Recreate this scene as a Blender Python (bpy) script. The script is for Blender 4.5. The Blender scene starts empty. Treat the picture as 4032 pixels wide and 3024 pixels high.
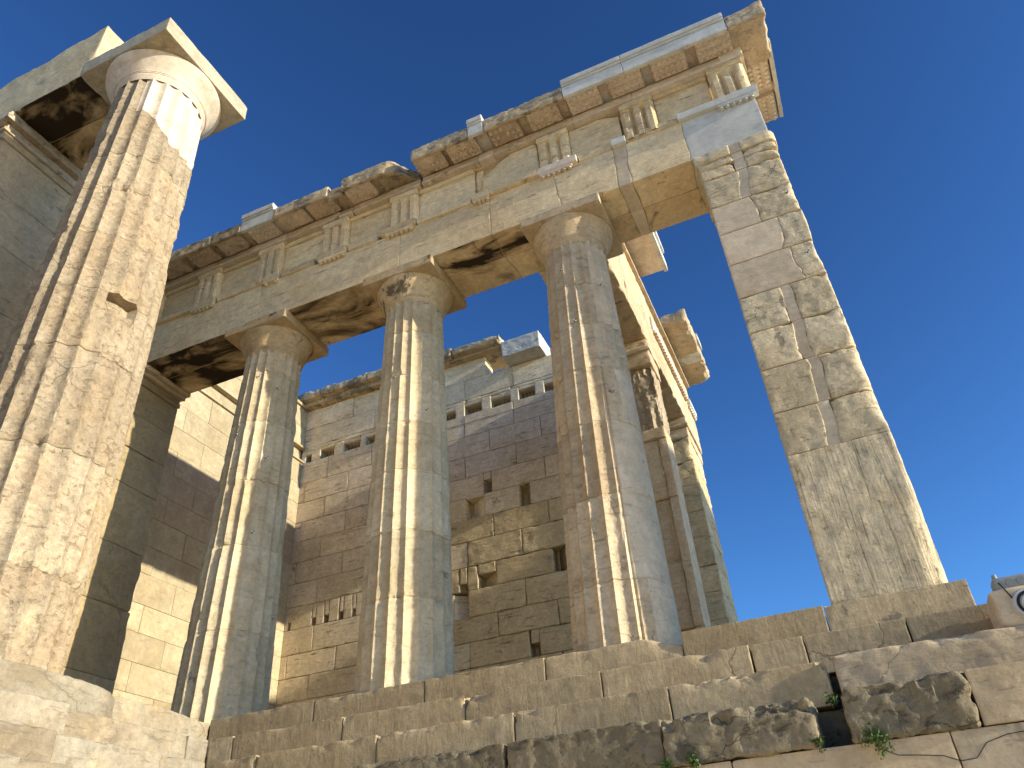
import bpy, math, random
import numpy as np
from mathutils import Matrix
random.seed(7)
S = bpy.context.scene
COL = S.collection

# ------------------------------------------------------------------ camera, world, sun, exposure
cam_d = bpy.data.cameras.new("camera"); cam = bpy.data.objects.new("camera", cam_d); COL.objects.link(cam)
rx, roll, rz = 2.1867, -0.0729, 0.3746
M = Matrix.Rotation(rz, 4, 'Z') @ Matrix.Rotation(rx, 4, 'X') @ Matrix.Rotation(roll, 4, 'Z')
M.translation = (1.8854, -7.5241, -2.0896)
cam.matrix_world = M
cam_d.sensor_fit = 'HORIZONTAL'; cam_d.sensor_width = 36.0; cam_d.lens = 36.0*3044.72/4032
cam_d.clip_start = 0.05; cam_d.clip_end = 5000
S.camera = cam

SUN_EL, SUN_AZ = math.radians(14.2), math.radians(93.0)       # azimuth from +Y towards +X
W = bpy.data.worlds.new("World"); S.world = W; W.use_nodes = True
wn = W.node_tree.nodes; sky = wn.new('ShaderNodeTexSky'); sky.sky_type = 'NISHITA'; sky.sun_disc = False
sky.sun_elevation = SUN_EL; sky.sun_rotation = SUN_AZ
sky.altitude = 150; sky.air_density = 1.0; sky.dust_density = 0.2; sky.ozone_density = 5.0
gam = wn.new('ShaderNodeGamma'); gam.inputs[1].default_value = 1.55
W.node_tree.links.new(sky.outputs[0], gam.inputs[0]); tint = wn.new('ShaderNodeMix'); tint.data_type = 'RGBA'; tint.blend_type = 'MULTIPLY'; tint.inputs[0].default_value = 1.0
tint.inputs[7].default_value = (1.04, .95, .83, 1); W.node_tree.links.new(gam.outputs[0], tint.inputs[6])
W.node_tree.links.new(tint.outputs[2], wn['Background'].inputs[0]); wn['Background'].inputs[1].default_value = 0.05
sun_d = bpy.data.lights.new("sun", 'SUN'); sun = bpy.data.objects.new("sun", sun_d); COL.objects.link(sun)
sun_d.energy = 2.35; sun_d.angle = math.radians(0.5); sun_d.color = (1.0, 0.915, 0.72)
sv = (math.sin(SUN_AZ)*math.cos(SUN_EL), math.cos(SUN_AZ)*math.cos(SUN_EL), math.sin(SUN_EL))
from mathutils import Vector
sun.rotation_euler = Vector(sv).to_track_quat('Z', 'Y').to_euler()
sun.location = (20, -5, 20)
S.view_settings.view_transform = 'Standard'; S.view_settings.look = 'None'
S.view_settings.exposure = 1.64; S.view_settings.gamma = 1.0
S.render.engine = 'CYCLES'
S.cycles.use_denoising = True
S.cycles.max_bounces = 8; S.cycles.diffuse_bounces = 5

# ------------------------------------------------------------------ noise
def _h(ix, iy, iz, s):
    h = (ix.astype(np.int64)*374761393 + iy.astype(np.int64)*668265263 + iz.astype(np.int64)*2147483647 + int(s)*974634777) & 0xFFFFFFFF
    h = ((h ^ (h >> 13))*1274126177) & 0xFFFFFFFF
    h = ((h ^ (h >> 15))*2246822519) & 0xFFFFFFFF
    h = h ^ (h >> 16)
    return h.astype(np.float64)/2147483647.5 - 1.0
def vn(P, s=0):
    P = np.asarray(P, float)
    i = np.floor(P).astype(np.int64); f = P - i; f = f*f*f*(f*(f*6-15)+10)
    r = 0
    for a in (0, 1):
        wx = f[:, 0] if a else 1-f[:, 0]
        for b in (0, 1):
            wy = f[:, 1] if b else 1-f[:, 1]
            for c in (0, 1):
                wz = f[:, 2] if c else 1-f[:, 2]
                r = r + wx*wy*wz*_h(i[:, 0]+a, i[:, 1]+b, i[:, 2]+c, s)
    return r
def fbm(P, freq, octv=3, s=0):
    P = np.asarray(P, float)*freq; a = 1.0; r = 0; t = 0
    for k in range(octv):
        r = r + a*vn(P*(2.03**k) + 11.3*k, s+k*17); t += a; a *= 0.5
    return r/t*1.5
def sstep(x, a, b):
    t = np.clip((x-a)/(b-a), 0, 1); return t*t*(3-2*t)

# ------------------------------------------------------------------ mesh builder
class MB:
    def __init__(self, T=None):
        self.V = []; self.F = []; self.T = []; self.M = []; self.n = 0; self.X = T
    def add(self, V, F, tone=0.5, mat=0):
        V = np.asarray(V, float)
        if self.X is not None: V = V @ self.X[:3, :3].T + self.X[:3, 3]
        self.V.append(V)
        if isinstance(F, np.ndarray): F = F.tolist()
        k = self.n
        self.F += [[i+k for i in f] for f in F]
        self.M += ([mat]*len(F) if np.isscalar(mat) else list(mat))
        self.T.append(np.full(len(V), tone) if np.isscalar(tone) else np.asarray(tone)); self.n += len(V)
        return self
    def build(self, name, mats, parent=None, sharp=38):
        me = bpy.data.meshes.new(name)
        V = np.concatenate(self.V)
        me.from_pydata(V.tolist(), [], self.F)
        if not isinstance(mats, (list, tuple)): mats = [mats]
        for m in mats: me.materials.append(m)
        me.polygons.foreach_set('material_index', np.array(self.M, np.int32))
        me.polygons.foreach_set('use_smooth', np.ones(len(self.F), bool))
        at = me.attributes.new('tone', 'FLOAT', 'POINT'); at.data.foreach_set('value', np.concatenate(self.T).astype(np.float32))
        me.update()
        me.set_sharp_from_angle(angle=math.radians(sharp))
        o = bpy.data.objects.new(name, me); COL.objects.link(o)
        if parent is not None:
            o.parent = parent
            root = parent
            off = Vector((0, 0, 0))
            while root is not None: off += root.location; root = root.parent
            o.location = -off
        return o
def thing(name, loc, label, cat, group=None, kind=None):
    o = bpy.data.objects.new(name, None); COL.objects.link(o); o.location = loc; o.empty_display_size = 0.3
    o['label'] = label; o['category'] = cat; o['kind'] = kind or 'thing'
    if group: o['group'] = group
    return o
def tag(o, label, cat, group=None):
    o['label'] = label; o['category'] = cat; o['kind'] = 'thing'
    if group: o['group'] = group

_seed = [100]
def ns():
    _seed[0] += 1; return _seed[0]

def axis(L, step, fine):
    if L < 8*fine:
        n = max(2, int(round(L/max(fine, L/4)))); return np.linspace(0, L, n+1)
    e = np.array([0, fine*.6, fine*1.5, fine*3])
    mid0, mid1 = fine*3, L-fine*3
    n = max(1, int(math.ceil((mid1-mid0)/step)))
    return np.concatenate([e[:3], np.linspace(mid0, mid1, n+1), L-e[:3][::-1]])

def block(mb, lo, hi, r=.006, chip=.03, th=.25, cf=4.0, rough=.003, rf=5.0, step=.12, fine=.018, tone=None, mat=0, seed=None, skip='', warp=None, dent=0, topchip=None):
    """one stone block: a gridded box whose edges are rounded and chipped by noise and whose faces are slightly uneven"""
    lo = np.array(lo, float); hi = np.array(hi, float); D = hi-lo
    seed = ns() if seed is None else seed
    tone = random.random() if tone is None else tone
    A = [axis(D[k], step, fine) for k in range(3)]
    Vs = []; Fs = []; n = 0
    for k in range(3):
        i, j = [(1, 2), (2, 0), (0, 1)][k]
        for side in (0, 1):
            if ('xyz'[k] + '-+'[side]) in skip: continue
            a, b = A[i], A[j]
            P = np.zeros((len(a), len(b), 3)); P[..., i] = a[:, None]; P[..., j] = b[None, :]; P[..., k] = D[k]*side
            idx = np.arange(len(a)*len(b)).reshape(len(a), len(b)) + n
            q = np.stack([idx[:-1, :-1], idx[1:, :-1], idx[1:, 1:], idx[:-1, 1:]], -1).reshape(-1, 4)
            if side == 0: q = q[:, ::-1]
            Vs.append(P.reshape(-1, 3)); Fs.append(q); n += len(a)*len(b)
    V = np.concatenate(Vs); F = np.concatenate(Fs)
    key = np.round(V*2e4).astype(np.int64)
    _, first, inv = np.unique(key, axis=0, return_index=True, return_inverse=True)
    V = V[first]; F = inv.reshape(-1)[F]
    Pw = V+lo
    nz = fbm(Pw, cf, 3, seed)
    cm = sstep(nz, th, th+.42)
    if topchip is not None: cm = cm*(topchip+(1-topchip)*sstep(V[:, 2]/D[2], .55, .8))
    rr = r + chip*cm*(.62+.38*np.clip(nz-th, 0, 1)) + r*.8*np.clip(fbm(Pw, 14, 2, seed+5), 0, 1)
    rr = np.minimum(rr, .46*D.min())[:, None]
    inner = np.clip(V, rr, D-rr)
    d = V-inner; L = np.linalg.norm(d, axis=1, keepdims=True); L[L < 1e-9] = 1
    nrm = d/L
    V2 = inner + rr*nrm
    if rough:
        rg = fbm(Pw, rf, 4, seed+9); rd = 1-2*np.abs(fbm(Pw, rf*1.7, 3, seed+19))
        V2 = V2 + nrm*(rough*(.6*rg+.5*rd))[:, None]
    edge = (np.abs(d) > 1e-6).sum(1) > 1
    V2 = V2 + nrm*(edge*cm*rr[:, 0]*.16*fbm(Pw, 15, 3, seed+29))[:, None]
    if dent:
        V2 = V2 - nrm*(dent*sstep(fbm(Pw, 2.2, 3, seed+31), .25, .8))[:, None]
    V2 = V2+lo
    if warp: V2 = warp(V2)
    mb.add(V2, F, tone, mat)
    return mb

def box(mb, lo, hi, tone=.5, mat=0):
    x0, y0, z0 = lo; x1, y1, z1 = hi
    V = [(x0,y0,z0),(x1,y0,z0),(x1,y1,z0),(x0,y1,z0),(x0,y0,z1),(x1,y0,z1),(x1,y1,z1),(x0,y1,z1)]
    F = [[0,3,2,1],[4,5,6,7],[0,1,5,4],[1,2,6,5],[2,3,7,6],[3,0,4,7]]
    return mb.add(V, F, tone, mat)

def cyl(mb, c, r0, r1, h, n=12, tone=.5, mat=0, axis_='z'):
    V = []; 
    for k, (r, t) in enumerate(((r0, 0), (r1, h))):
        for i in range(n):
            a = 2*math.pi*i/n; p = (r*math.cos(a), r*math.sin(a), t)
            if axis_ == 'y': p = (p[0], -p[2], p[1])
            V.append((c[0]+p[0], c[1]+p[1], c[2]+p[2]))
    F = [[i, (i+1) % n, n+(i+1) % n, n+i] for i in range(n)] + [list(range(n))[::-1], list(range(n, 2*n))]
    return mb.add(V, F, tone, mat)

def lathe(mb, c, prof, n=96, tone=.5, mat=0, er=.004, seed=None, chip=0):
    seed = ns() if seed is None else seed
    prof = np.array(prof, float); m = len(prof)
    th = np.linspace(0, 2*math.pi, n, endpoint=False)
    R = prof[:, 0][:, None]*np.ones(n); Z = prof[:, 1][:, None]*np.ones(n)
    P = np.stack([R*np.cos(th), R*np.sin(th), Z], -1).reshape(-1, 3)
    d = er*fbm(P, 7, 3, seed) - chip*sstep(fbm(P, 4, 3, seed+3), .3, 1.0)
    nr = np.stack([np.cos(th), np.sin(th), 0*th], -1); P = P + np.tile(nr, (m, 1))*d[:, None] + np.array(c)
    idx = np.arange(m*n).reshape(m, n); nx = np.roll(idx, -1, 1)
    F = np.stack([idx[:-1], nx[:-1], nx[1:], idx[1:]], -1).reshape(-1, 4)
    return mb.add(P, F, tone, mat)

# ------------------------------------------------------------------ materials
def newmat(name):
    m = bpy.data.materials.new(name); m.use_nodes = True; nt = m.node_tree
    b = nt.nodes['Principled BSDF']; b.inputs['Roughness'].default_value = .85
    b.inputs['Specular IOR Level'].default_value = .2
    return m, nt, b
class N:
    def __init__(s, nt): s.nt = nt
    def __call__(s, t, **kw):
        n = s.nt.nodes.new(t)
        for k, v in kw.items():
            if k.startswith('i_'):
                key = k[2:]
                key = int(key) if key.isdigit() else key
                s.put(n.inputs[key], v)
            else: setattr(n, k, v)
        return n
    def put(s, inp, v):
        if hasattr(v, 'is_linked') or isinstance(v, bpy.types.NodeSocket): s.nt.links.new(v, inp)
        else: inp.default_value = v
    def math(s, op, a, b=0.0, clamp=False):
        n = s('ShaderNodeMath', operation=op, use_clamp=clamp); s.put(n.inputs[0], a); s.put(n.inputs[1], b); return n.outputs[0]
    def noise(s, vec, scale, detail=4, rough=.5, dist=0):
        n = s('ShaderNodeTexNoise'); s.put(n.inputs['Vector'], vec); n.inputs['Scale'].default_value = scale
        n.inputs['Detail'].default_value = detail; n.inputs['Roughness'].default_value = rough; n.inputs['Distortion'].default_value = dist
        return n.outputs[0]
    def ramp(s, v, a, b, to0=0., to1=1.):
        n = s('ShaderNodeMapRange', interpolation_type='SMOOTHSTEP'); s.put(n.inputs[0], v)
        n.inputs[1].default_value = a; n.inputs[2].default_value = b; n.inputs[3].default_value = to0; n.inputs[4].default_value = to1
        return n.outputs[0]
    def mix(s, f, a, b, mode='MIX'):
        n = s('ShaderNodeMix', data_type='RGBA', blend_type=mode); s.put(n.inputs[0], f)
        for k, v in ((6, a), (7, b)):
            if isinstance(v, tuple): n.inputs[k].default_value = (*v, 1) if len(v) == 3 else v
            else: s.nt.links.new(v, n.inputs[k])
        return n.outputs[2]
def stone(name, c1, c2, streak=(.2, .17, .13), streak_amt=.35, lich=.0, lichcol=(.09, .08, .065), bump=.5, bed=(1., 1., 8.), crust=None, pit=.25, tonevar=.22, fine=1.0, bigscale=.8, veins=None, orange=.25, cracks=None, grain=.13, stain=.12, stcol=(.36, .27, .165)):
    m, nt, b = newmat(name); n = N(nt)
    pos = n('ShaderNodeNewGeometry')
    tone = n('ShaderNodeAttribute', attribute_name='tone').outputs['Fac']
    offs = n('ShaderNodeVectorMath', operation='SCALE'); offs.inputs[0].default_value = (17.3, 9.1, 23.7); nt.links.new(tone, offs.inputs[3])
    P = n('ShaderNodeVectorMath', operation='ADD'); nt.links.new(pos.outputs['Position'], P.inputs[0]); nt.links.new(offs.outputs[0], P.inputs[1]); P = P.outputs[0]
    bedv = n('ShaderNodeVectorMath', operation='MULTIPLY'); nt.links.new(P, bedv.inputs[0]); bedv.inputs[1].default_value = bed; bedv = bedv.outputs[0]
    big = n.noise(P, bigscale, 5, .6); mid = n.noise(P, 4.5, 8, .62, .3); fin = n.noise(P, 38*fine, 5, .6)
    bedn = n.noise(bedv, 2.2, 6, .6, .8)
    col = n.mix(n.ramp(big, .35, .68), c1, c2)
    col = n.mix(n.ramp(n.noise(P, 2.1, 6, .6), .52, .75, 0, orange), col, (.52, .38, .17))
    col = n.mix(n.ramp(bedn, .56, .76, 0, streak_amt), col, streak)
    tv = n.math('MULTIPLY_ADD', tone, tonevar); tv_n = tv.node; tv_n.inputs[2].default_value = 1-tonevar*.5
    mv = n.math('MULTIPLY', n.ramp(mid, .25, .75, .86, 1.12), tv)
    col = n.mix(1.0, col, n_gray(n, mv), 'MULTIPLY')
    gr = n.noise(P, 15, 7, .68, .2); sp2 = n.noise(P, 58, 3, .6)
    col = n.mix(1.0, col, n_gray(n, n.math('MULTIPLY', n.ramp(gr, .3, .7, 1-grain, 1+grain*.8), n.ramp(sp2, .3, .7, 1-grain*.5, 1+grain*.4))), 'MULTIPLY')
    st = n.noise(P, 1.25, 10, .7, .8)
    col = n.mix(n.ramp(st, .565, .60, 0, stain), col, stcol)
    if veins:
        vv = n.noise(P, veins[0], 7, .55, 1.6)
        line = n.math('ABSOLUTE', n.math('SUBTRACT', vv, .5))
        col = n.mix(n.ramp(line, .0, .035, veins[1], 0), col, veins[2])
    dv = n('ShaderNodeVectorMath', operation='MULTIPLY'); nt.links.new(bedv, dv.inputs[0]); dv.inputs[1].default_value = (1.6, 1.6, 1)
    dash = n.noise(dv.outputs[0], 2.6, 7, .72, .5)
    col = n.mix(n.ramp(dash, .57, .66, 0, min(.9, streak_amt*1.5)), col, tuple(c*.8 for c in streak))
    crk = None
    if cracks:
        wv = n('ShaderNodeVectorMath', operation='ADD'); nt.links.new(P, wv.inputs[0])
        nc = n('ShaderNodeTexNoise'); nt.links.new(P, nc.inputs['Vector']); nc.inputs['Scale'].default_value = 3.5; nc.inputs['Detail'].default_value = 6
        sc_ = n('ShaderNodeVectorMath', operation='SCALE'); nt.links.new(nc.outputs[1], sc_.inputs[0]); sc_.inputs[3].default_value = .38; nt.links.new(sc_.outputs[0], wv.inputs[1])
        vo = n('ShaderNodeTexVoronoi', feature='DISTANCE_TO_EDGE'); nt.links.new(wv.outputs[0], vo.inputs['Vector']); vo.inputs['Scale'].default_value = cracks[0]
        crk = n.math('MULTIPLY', n.ramp(vo.outputs[0], .0, .010*cracks[0]**.5, 1, 0), n.ramp(n.noise(P, 1.3, 4, .5), .53, .60))
        col = n.mix(n.math('MULTIPLY', crk, cracks[1]), col, (.14, .105, .07))
    # hairline cracks and pits
    pn = n.noise(P, 17, 5, .7)
    col = n.mix(n.ramp(pn, .60, .74, 0, pit), col, (.13, .10, .07))
    if lich:
        ln = n.noise(P, 1.9, 12, .72, .4)
        col = n.mix(n.ramp(ln, .64-lich*.17, .69-lich*.15, 0, .8), col, lichcol)
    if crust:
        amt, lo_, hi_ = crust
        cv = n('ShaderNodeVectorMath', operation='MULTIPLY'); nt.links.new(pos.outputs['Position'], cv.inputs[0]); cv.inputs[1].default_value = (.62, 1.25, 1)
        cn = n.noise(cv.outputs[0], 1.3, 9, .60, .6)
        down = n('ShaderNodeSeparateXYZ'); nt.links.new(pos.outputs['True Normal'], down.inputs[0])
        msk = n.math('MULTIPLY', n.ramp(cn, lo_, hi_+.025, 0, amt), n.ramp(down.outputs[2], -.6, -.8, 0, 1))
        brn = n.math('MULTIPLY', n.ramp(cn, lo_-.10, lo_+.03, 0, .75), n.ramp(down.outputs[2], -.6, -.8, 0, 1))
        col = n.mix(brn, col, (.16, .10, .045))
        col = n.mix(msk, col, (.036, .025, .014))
    nt.links.new(col, b.inputs['Base Color'])
    hs = n.math('ADD', n.math('MULTIPLY', mid, .55), n.math('ADD', n.math('ADD', n.math('MULTIPLY', fin, .12), n.math('MULTIPLY', gr, .30)), n.math('MULTIPLY', bedn, .42)))
    hs = n.math('SUBTRACT', hs, n.ramp(pn, .58, .74, 0, .35*min(1, pit*3)))
    hs = n.math('SUBTRACT', hs, n.ramp(dash, .56, .66, 0, .16))
    if crk is not None: hs = n.math('SUBTRACT', hs, n.math('MULTIPLY', crk, .2))
    bp = n('ShaderNodeBump'); bp.inputs['Strength'].default_value = min(1, bump*1.25); bp.inputs['Distance'].default_value = .045
    nt.links.new(hs, bp.inputs['Height']); nt.links.new(bp.outputs[0], b.inputs['Normal'])
    return m
def n_gray(n, v):
    c = n('ShaderNodeCombineColor'); 
    for k in range(3): n.nt.links.new(v, c.inputs[k])
    return c.outputs[0]
def plain(name, col, rough=.6, noise=.0):
    m, nt, b = newmat(name); n = N(nt); b.inputs['Roughness'].default_value = rough
    tc = n('ShaderNodeNewGeometry').outputs['Position']
    f = n.ramp(n.noise(tc, 30, 5, .6), .3, .7, 1-noise, 1+noise)
    nt.links.new(n.mix(1.0, col, n_gray(n, f), 'MULTIPLY'), b.inputs['Base Color'])
    return m

CREAM, HONEY = (.575, .46, .31), (.50, .37, .225)
m_col = stone('weathered_marble', CREAM, HONEY, bump=.55, lich=.05, streak_amt=.25)
m_colgrey = stone('weathered_marble_grey', (0.600, 0.494, 0.327), (0.523, 0.399, 0.237), bump=0.35, lich=0.14, lichcol=(.20, .175, .13), streak_amt=.25)
m_big = stone('eroded_marble', (0.383, 0.312, 0.218), (0.342, 0.259, 0.166), bump=0.6, lich=.0, streak_amt=.4, streak=(.30, .205, .11), pit=.35, bed=(1.6, 1.6, 6), cracks=(1.8, .5), bigscale=1.4, grain=.2, stain=.3)  # base darkened to offset the full sun on this stone
m_ent = stone('entablature_marble', (0.720, 0.583, 0.365), (0.652, 0.488, 0.280), bump=0.28, lich=0.06, lichcol=(.27, .23, .175), streak_amt=.5, bed=(.6, .6, 10))  # shaded front: base raised here and in crusted copies for bounce light
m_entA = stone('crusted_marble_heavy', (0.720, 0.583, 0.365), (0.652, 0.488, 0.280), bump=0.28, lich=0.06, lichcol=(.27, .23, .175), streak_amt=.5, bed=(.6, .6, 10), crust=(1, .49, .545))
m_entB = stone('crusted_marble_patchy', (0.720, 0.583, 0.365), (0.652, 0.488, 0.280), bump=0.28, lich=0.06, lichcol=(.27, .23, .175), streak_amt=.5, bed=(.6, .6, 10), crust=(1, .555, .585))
m_cor = stone('cornice_old_marble', (0.628, 0.509, 0.380), (0.536, 0.399, 0.253), bump=.7, lich=.3, lichcol=(.16, .13, .09), streak_amt=.3)
m_crown = stone('cornice_top_marble', (0.571, 0.456, 0.295), (0.466, 0.360, 0.229), bump=.9, lich=.7, lichcol=(.15, .135, .11), streak_amt=.35)
m_new = stone('new_marble', (.62, .605, .55), (.56, .54, .47), bump=.12, lich=0, pit=.0, streak=(.40, .41, .41), streak_amt=.4, orange=.0, tonevar=.1, bed=(.8, .8, 5), grain=0.06, stain=0.0)
m_newcream = stone('new_cream_marble', (0.679, 0.579, 0.466), (0.622, 0.502, 0.381), bump=.12, pit=.02, streak_amt=.12, orange=.1, tonevar=.1, grain=0.11, stain=0.22)
m_wall = stone('wall_marble', (0.740, 0.621, 0.437), (0.660, 0.529, 0.338), bump=0.3, lich=.1, lichcol=(.22, .17, .11), streak_amt=.6, streak=(.22, .165, .10), bed=(.6, .6, 9), tonevar=.14, cracks=(.8, .55))
m_wallrough = stone('rough_wall_marble', (0.630, 0.504, 0.299), (0.562, 0.430, 0.243), bump=0.6, lich=0.12, lichcol=(.20, .16, .105), streak_amt=.5, bed=(.7, .7, 7), tonevar=.16, cracks=(2.4, .6))
m_side = stone('side_wall_marble', (0.447, 0.383, 0.255), (0.400, 0.318, 0.195), bump=.25, lich=.0, streak_amt=.4, streak=(.34, .275, .18), bed=(2.5, .8, 4), pit=.12, tonevar=.22, veins=(.9, .4, (.36, .28, .17)), grain=.12, stain=.2)  # darker base compensates for the direct sun on this wall
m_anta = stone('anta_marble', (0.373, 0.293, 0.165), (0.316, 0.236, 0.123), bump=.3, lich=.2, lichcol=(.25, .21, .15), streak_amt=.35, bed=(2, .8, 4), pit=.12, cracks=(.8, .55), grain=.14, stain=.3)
m_anta_big = stone('big_anta_marble', (0.572, 0.452, 0.281), (0.509, 0.381, 0.219), bump=.3, lich=.15, lichcol=(.27, .23, .17), streak_amt=.45, bed=(2, .6, 4), pit=.12)
m_step = stone('step_marble', (0.505, 0.394, 0.242), (0.434, 0.325, 0.185), bump=0.38, lich=0.08, lichcol=(.22, .185, .13), streak_amt=0.22, tonevar=.28, cracks=(.8, .55), stain=.25, stcol=(.27, .22, .14), bed=(5, 5, 1.2))  # steps in shade: paler base stands in for fill light
m_stepw = stone('sunlit_step_marble', (0.335, 0.295, 0.224), (0.285, 0.228, 0.155), bump=0.42, lich=.35, lichcol=(.27, .22, .13), streak_amt=.3, tonevar=.25, cracks=(.8, .55), grain=.15, stain=.4, stcol=(.24, .19, .11))  # step stone for the sunlit side, its base lowered against the sun
m_dark = stone('dark_limestone', (0.258, 0.214, 0.141), (0.196, 0.161, 0.103), bump=0.8, lich=.25, lichcol=(.085, .078, .06), streak_amt=.3, streak=(.085, .075, .055), bed=(1, 1, 3), orange=.1, tonevar=.3, cracks=(3.5, .7))
m_low = stone('smooth_veined_marble', (0.562, 0.455, 0.314), (0.508, 0.390, 0.251), bump=.12, pit=.06, streak_amt=.35, bed=(.5, .5, 4), veins=(.55, .7, (.25, .20, .135)), grain=.10, stain=.12)
m_pier = stone('pier_marble', (0.691, 0.576, 0.384), (0.605, 0.479, 0.298), bump=0.6, lich=0.12, lichcol=(.23, .19, .13), streak_amt=.3, tonevar=.25, cracks=(2.8, .7))  # shaded pier front, lightened in colour where bounced light is lacking
m_pierbase = stone('ribbed_pier_marble', (0.670, 0.561, 0.380), (0.605, 0.490, 0.316), bump=0.75, lich=0.0, streak_amt=.5, streak=(.25, .20, .14), bed=(9, 9, .45))
m_patch = stone('grey_patch_marble', (0.699, 0.579, 0.417), (0.633, 0.494, 0.332), bump=.15, pit=.04, streak_amt=.35, streak=(.37, .34, .28), orange=.05, bed=(.9, .9, 5), grain=.10, stain=.1)
m_cream = stone('worn_cream_marble', (0.562, 0.450, 0.308), (0.497, 0.380, 0.241), bump=0.35, lich=.12, lichcol=(.30, .25, .17), streak_amt=.3, pit=.2, cracks=(.9, .3))
m_abacus = stone('stained_cream_marble', (.50, .44, .33), (.44, .37, .26), bump=.2, pit=.08, streak_amt=.3, lich=.10, lichcol=(.30, .27, .22), grain=.14, stain=.4, stcol=(.30, .23, .14))
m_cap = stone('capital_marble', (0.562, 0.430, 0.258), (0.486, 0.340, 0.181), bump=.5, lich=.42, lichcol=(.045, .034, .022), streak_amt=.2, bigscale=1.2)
m_black = plain('black_paint', (.01, .01, .01)); m_white = plain('white_paint', (.75, .75, .75))
m_wire = plain('wire_metal', (.10, .09, .08), .5)
m_boxgrey = plain('grey_plastic', (.30, .31, .30), .5, .06); m_knock = plain('knockout_plastic', (.24, .25, .245), .55, .05)
m_lamp = plain('lamp_white_metal', (.55, .55, .53), .35, .04); m_ring = plain('dark_rubber', (.02, .02, .02), .5)
m_leaf = plain('leaf_green', (.07, .115, .03), .6, .35)
m_cable = plain('cable_black', (.02, .02, .02), .5)

# ------------------------------------------------------------------ ground
def ground():
    m, nt, b = newmat('trodden_marble_ground'); n = N(nt)
    p = n('ShaderNodeNewGeometry').outputs['Position']
    c = n.mix(n.ramp(n.noise(p, .5, 8, .6), .35, .65), (.60, .515, .385), (.52, .435, .31))
    c = n.mix(n.ramp(n.noise(p, 6, 6, .7), .5, .7, 0, .4), c, (.62, .55, .43))
    sp = n('ShaderNodeSeparateXYZ'); nt.links.new(p, sp.inputs[0])      # scrub-covered slope west of the paved court
    f = n.math('ADD', sp.outputs[0], n.math('MULTIPLY', n.noise(p, .3, 5, .6), 8.0))
    c = n.mix(n.ramp(f, 15, 18), c, (.075, .085, .045)); nt.links.new(c, b.inputs['Base Color'])
    bp = n('ShaderNodeBump'); bp.inputs['Strength'].default_value = .6; bp.inputs['Distance'].default_value = .05
    nt.links.new(n.noise(p, 5, 8, .65), bp.inputs['Height']); nt.links.new(bp.outputs[0], b.inputs['Normal'])
    mb = MB(); R = 900; g = np.concatenate([[-R, -300, -120, -60], np.linspace(-30, 30, 61), [60, 120, 300, R]])
    X, Y = np.meshgrid(g, g, indexing='ij'); P = np.stack([X, Y, 0*X], -1).reshape(-1, 3)
    P[:, 2] = -3.75 - .33*np.clip(P[:, 0]-1.9, -6.2, 60) - .02*np.clip(P[:, 0]-62, 0, 900) + .06*fbm(P, .6, 3, 3)
    i = np.arange(len(g)**2).reshape(len(g), len(g))
    F = np.stack([i[:-1, :-1], i[1:, :-1], i[1:, 1:], i[:-1, 1:]], -1).reshape(-1, 4)
    mb.add(P, F); o = mb.build('ground', m); o['kind'] = 'structure'
ground()
def shade_temple():  # unseen temple out west, added and sized to shade the rear pillars
    mb = MB(); box(mb, (19, 1.2, -12), (30, 12, 2.0)); box(mb, (19.6, 1.7, 2.0), (27, 7.5, 7.3)); box(mb, (19.2, 1.45, 7.3), (27.4, 7.7, 8.5))
    mb.add([(19.2, 1.45, 8.5), (19.2, 7.7, 8.5), (19.2, 4.6, 9.3), (27.4, 1.45, 8.5), (27.4, 7.7, 8.5), (27.4, 4.6, 9.3)], [[0, 2, 1], [3, 4, 5], [0, 3, 5, 2], [1, 2, 5, 4]])
    o = mb.build('unseen_shade_temple', m_side); o['kind'] = 'structure'
shade_temple()
def west_colonnade():      # the rest of the big sunlit front, north of the corner column
    mb = MB()
    for y in (-6.6, -10.2, -15.6, -19.2, -22.8):
        lathe(mb, (-5.2, y, 0), [(.77, -.3), (.74, 3), (.68, 6), (.62, 8.1), (.80, 8.45), (.80, 8.5)], 40); box(mb, (-6.03, y-.83, 8.5), (-4.37, y+.83, 8.8))
    box(mb, (-10.2, -24, -.3), (-9.4, -7.2, 9.5)); box(mb, (-9.3, -24, -3.8), (-4.5, -6.1, -.3))
    o = mb.build('west_colonnade', m_big); o['kind'] = 'structure'
west_colonnade()

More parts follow.
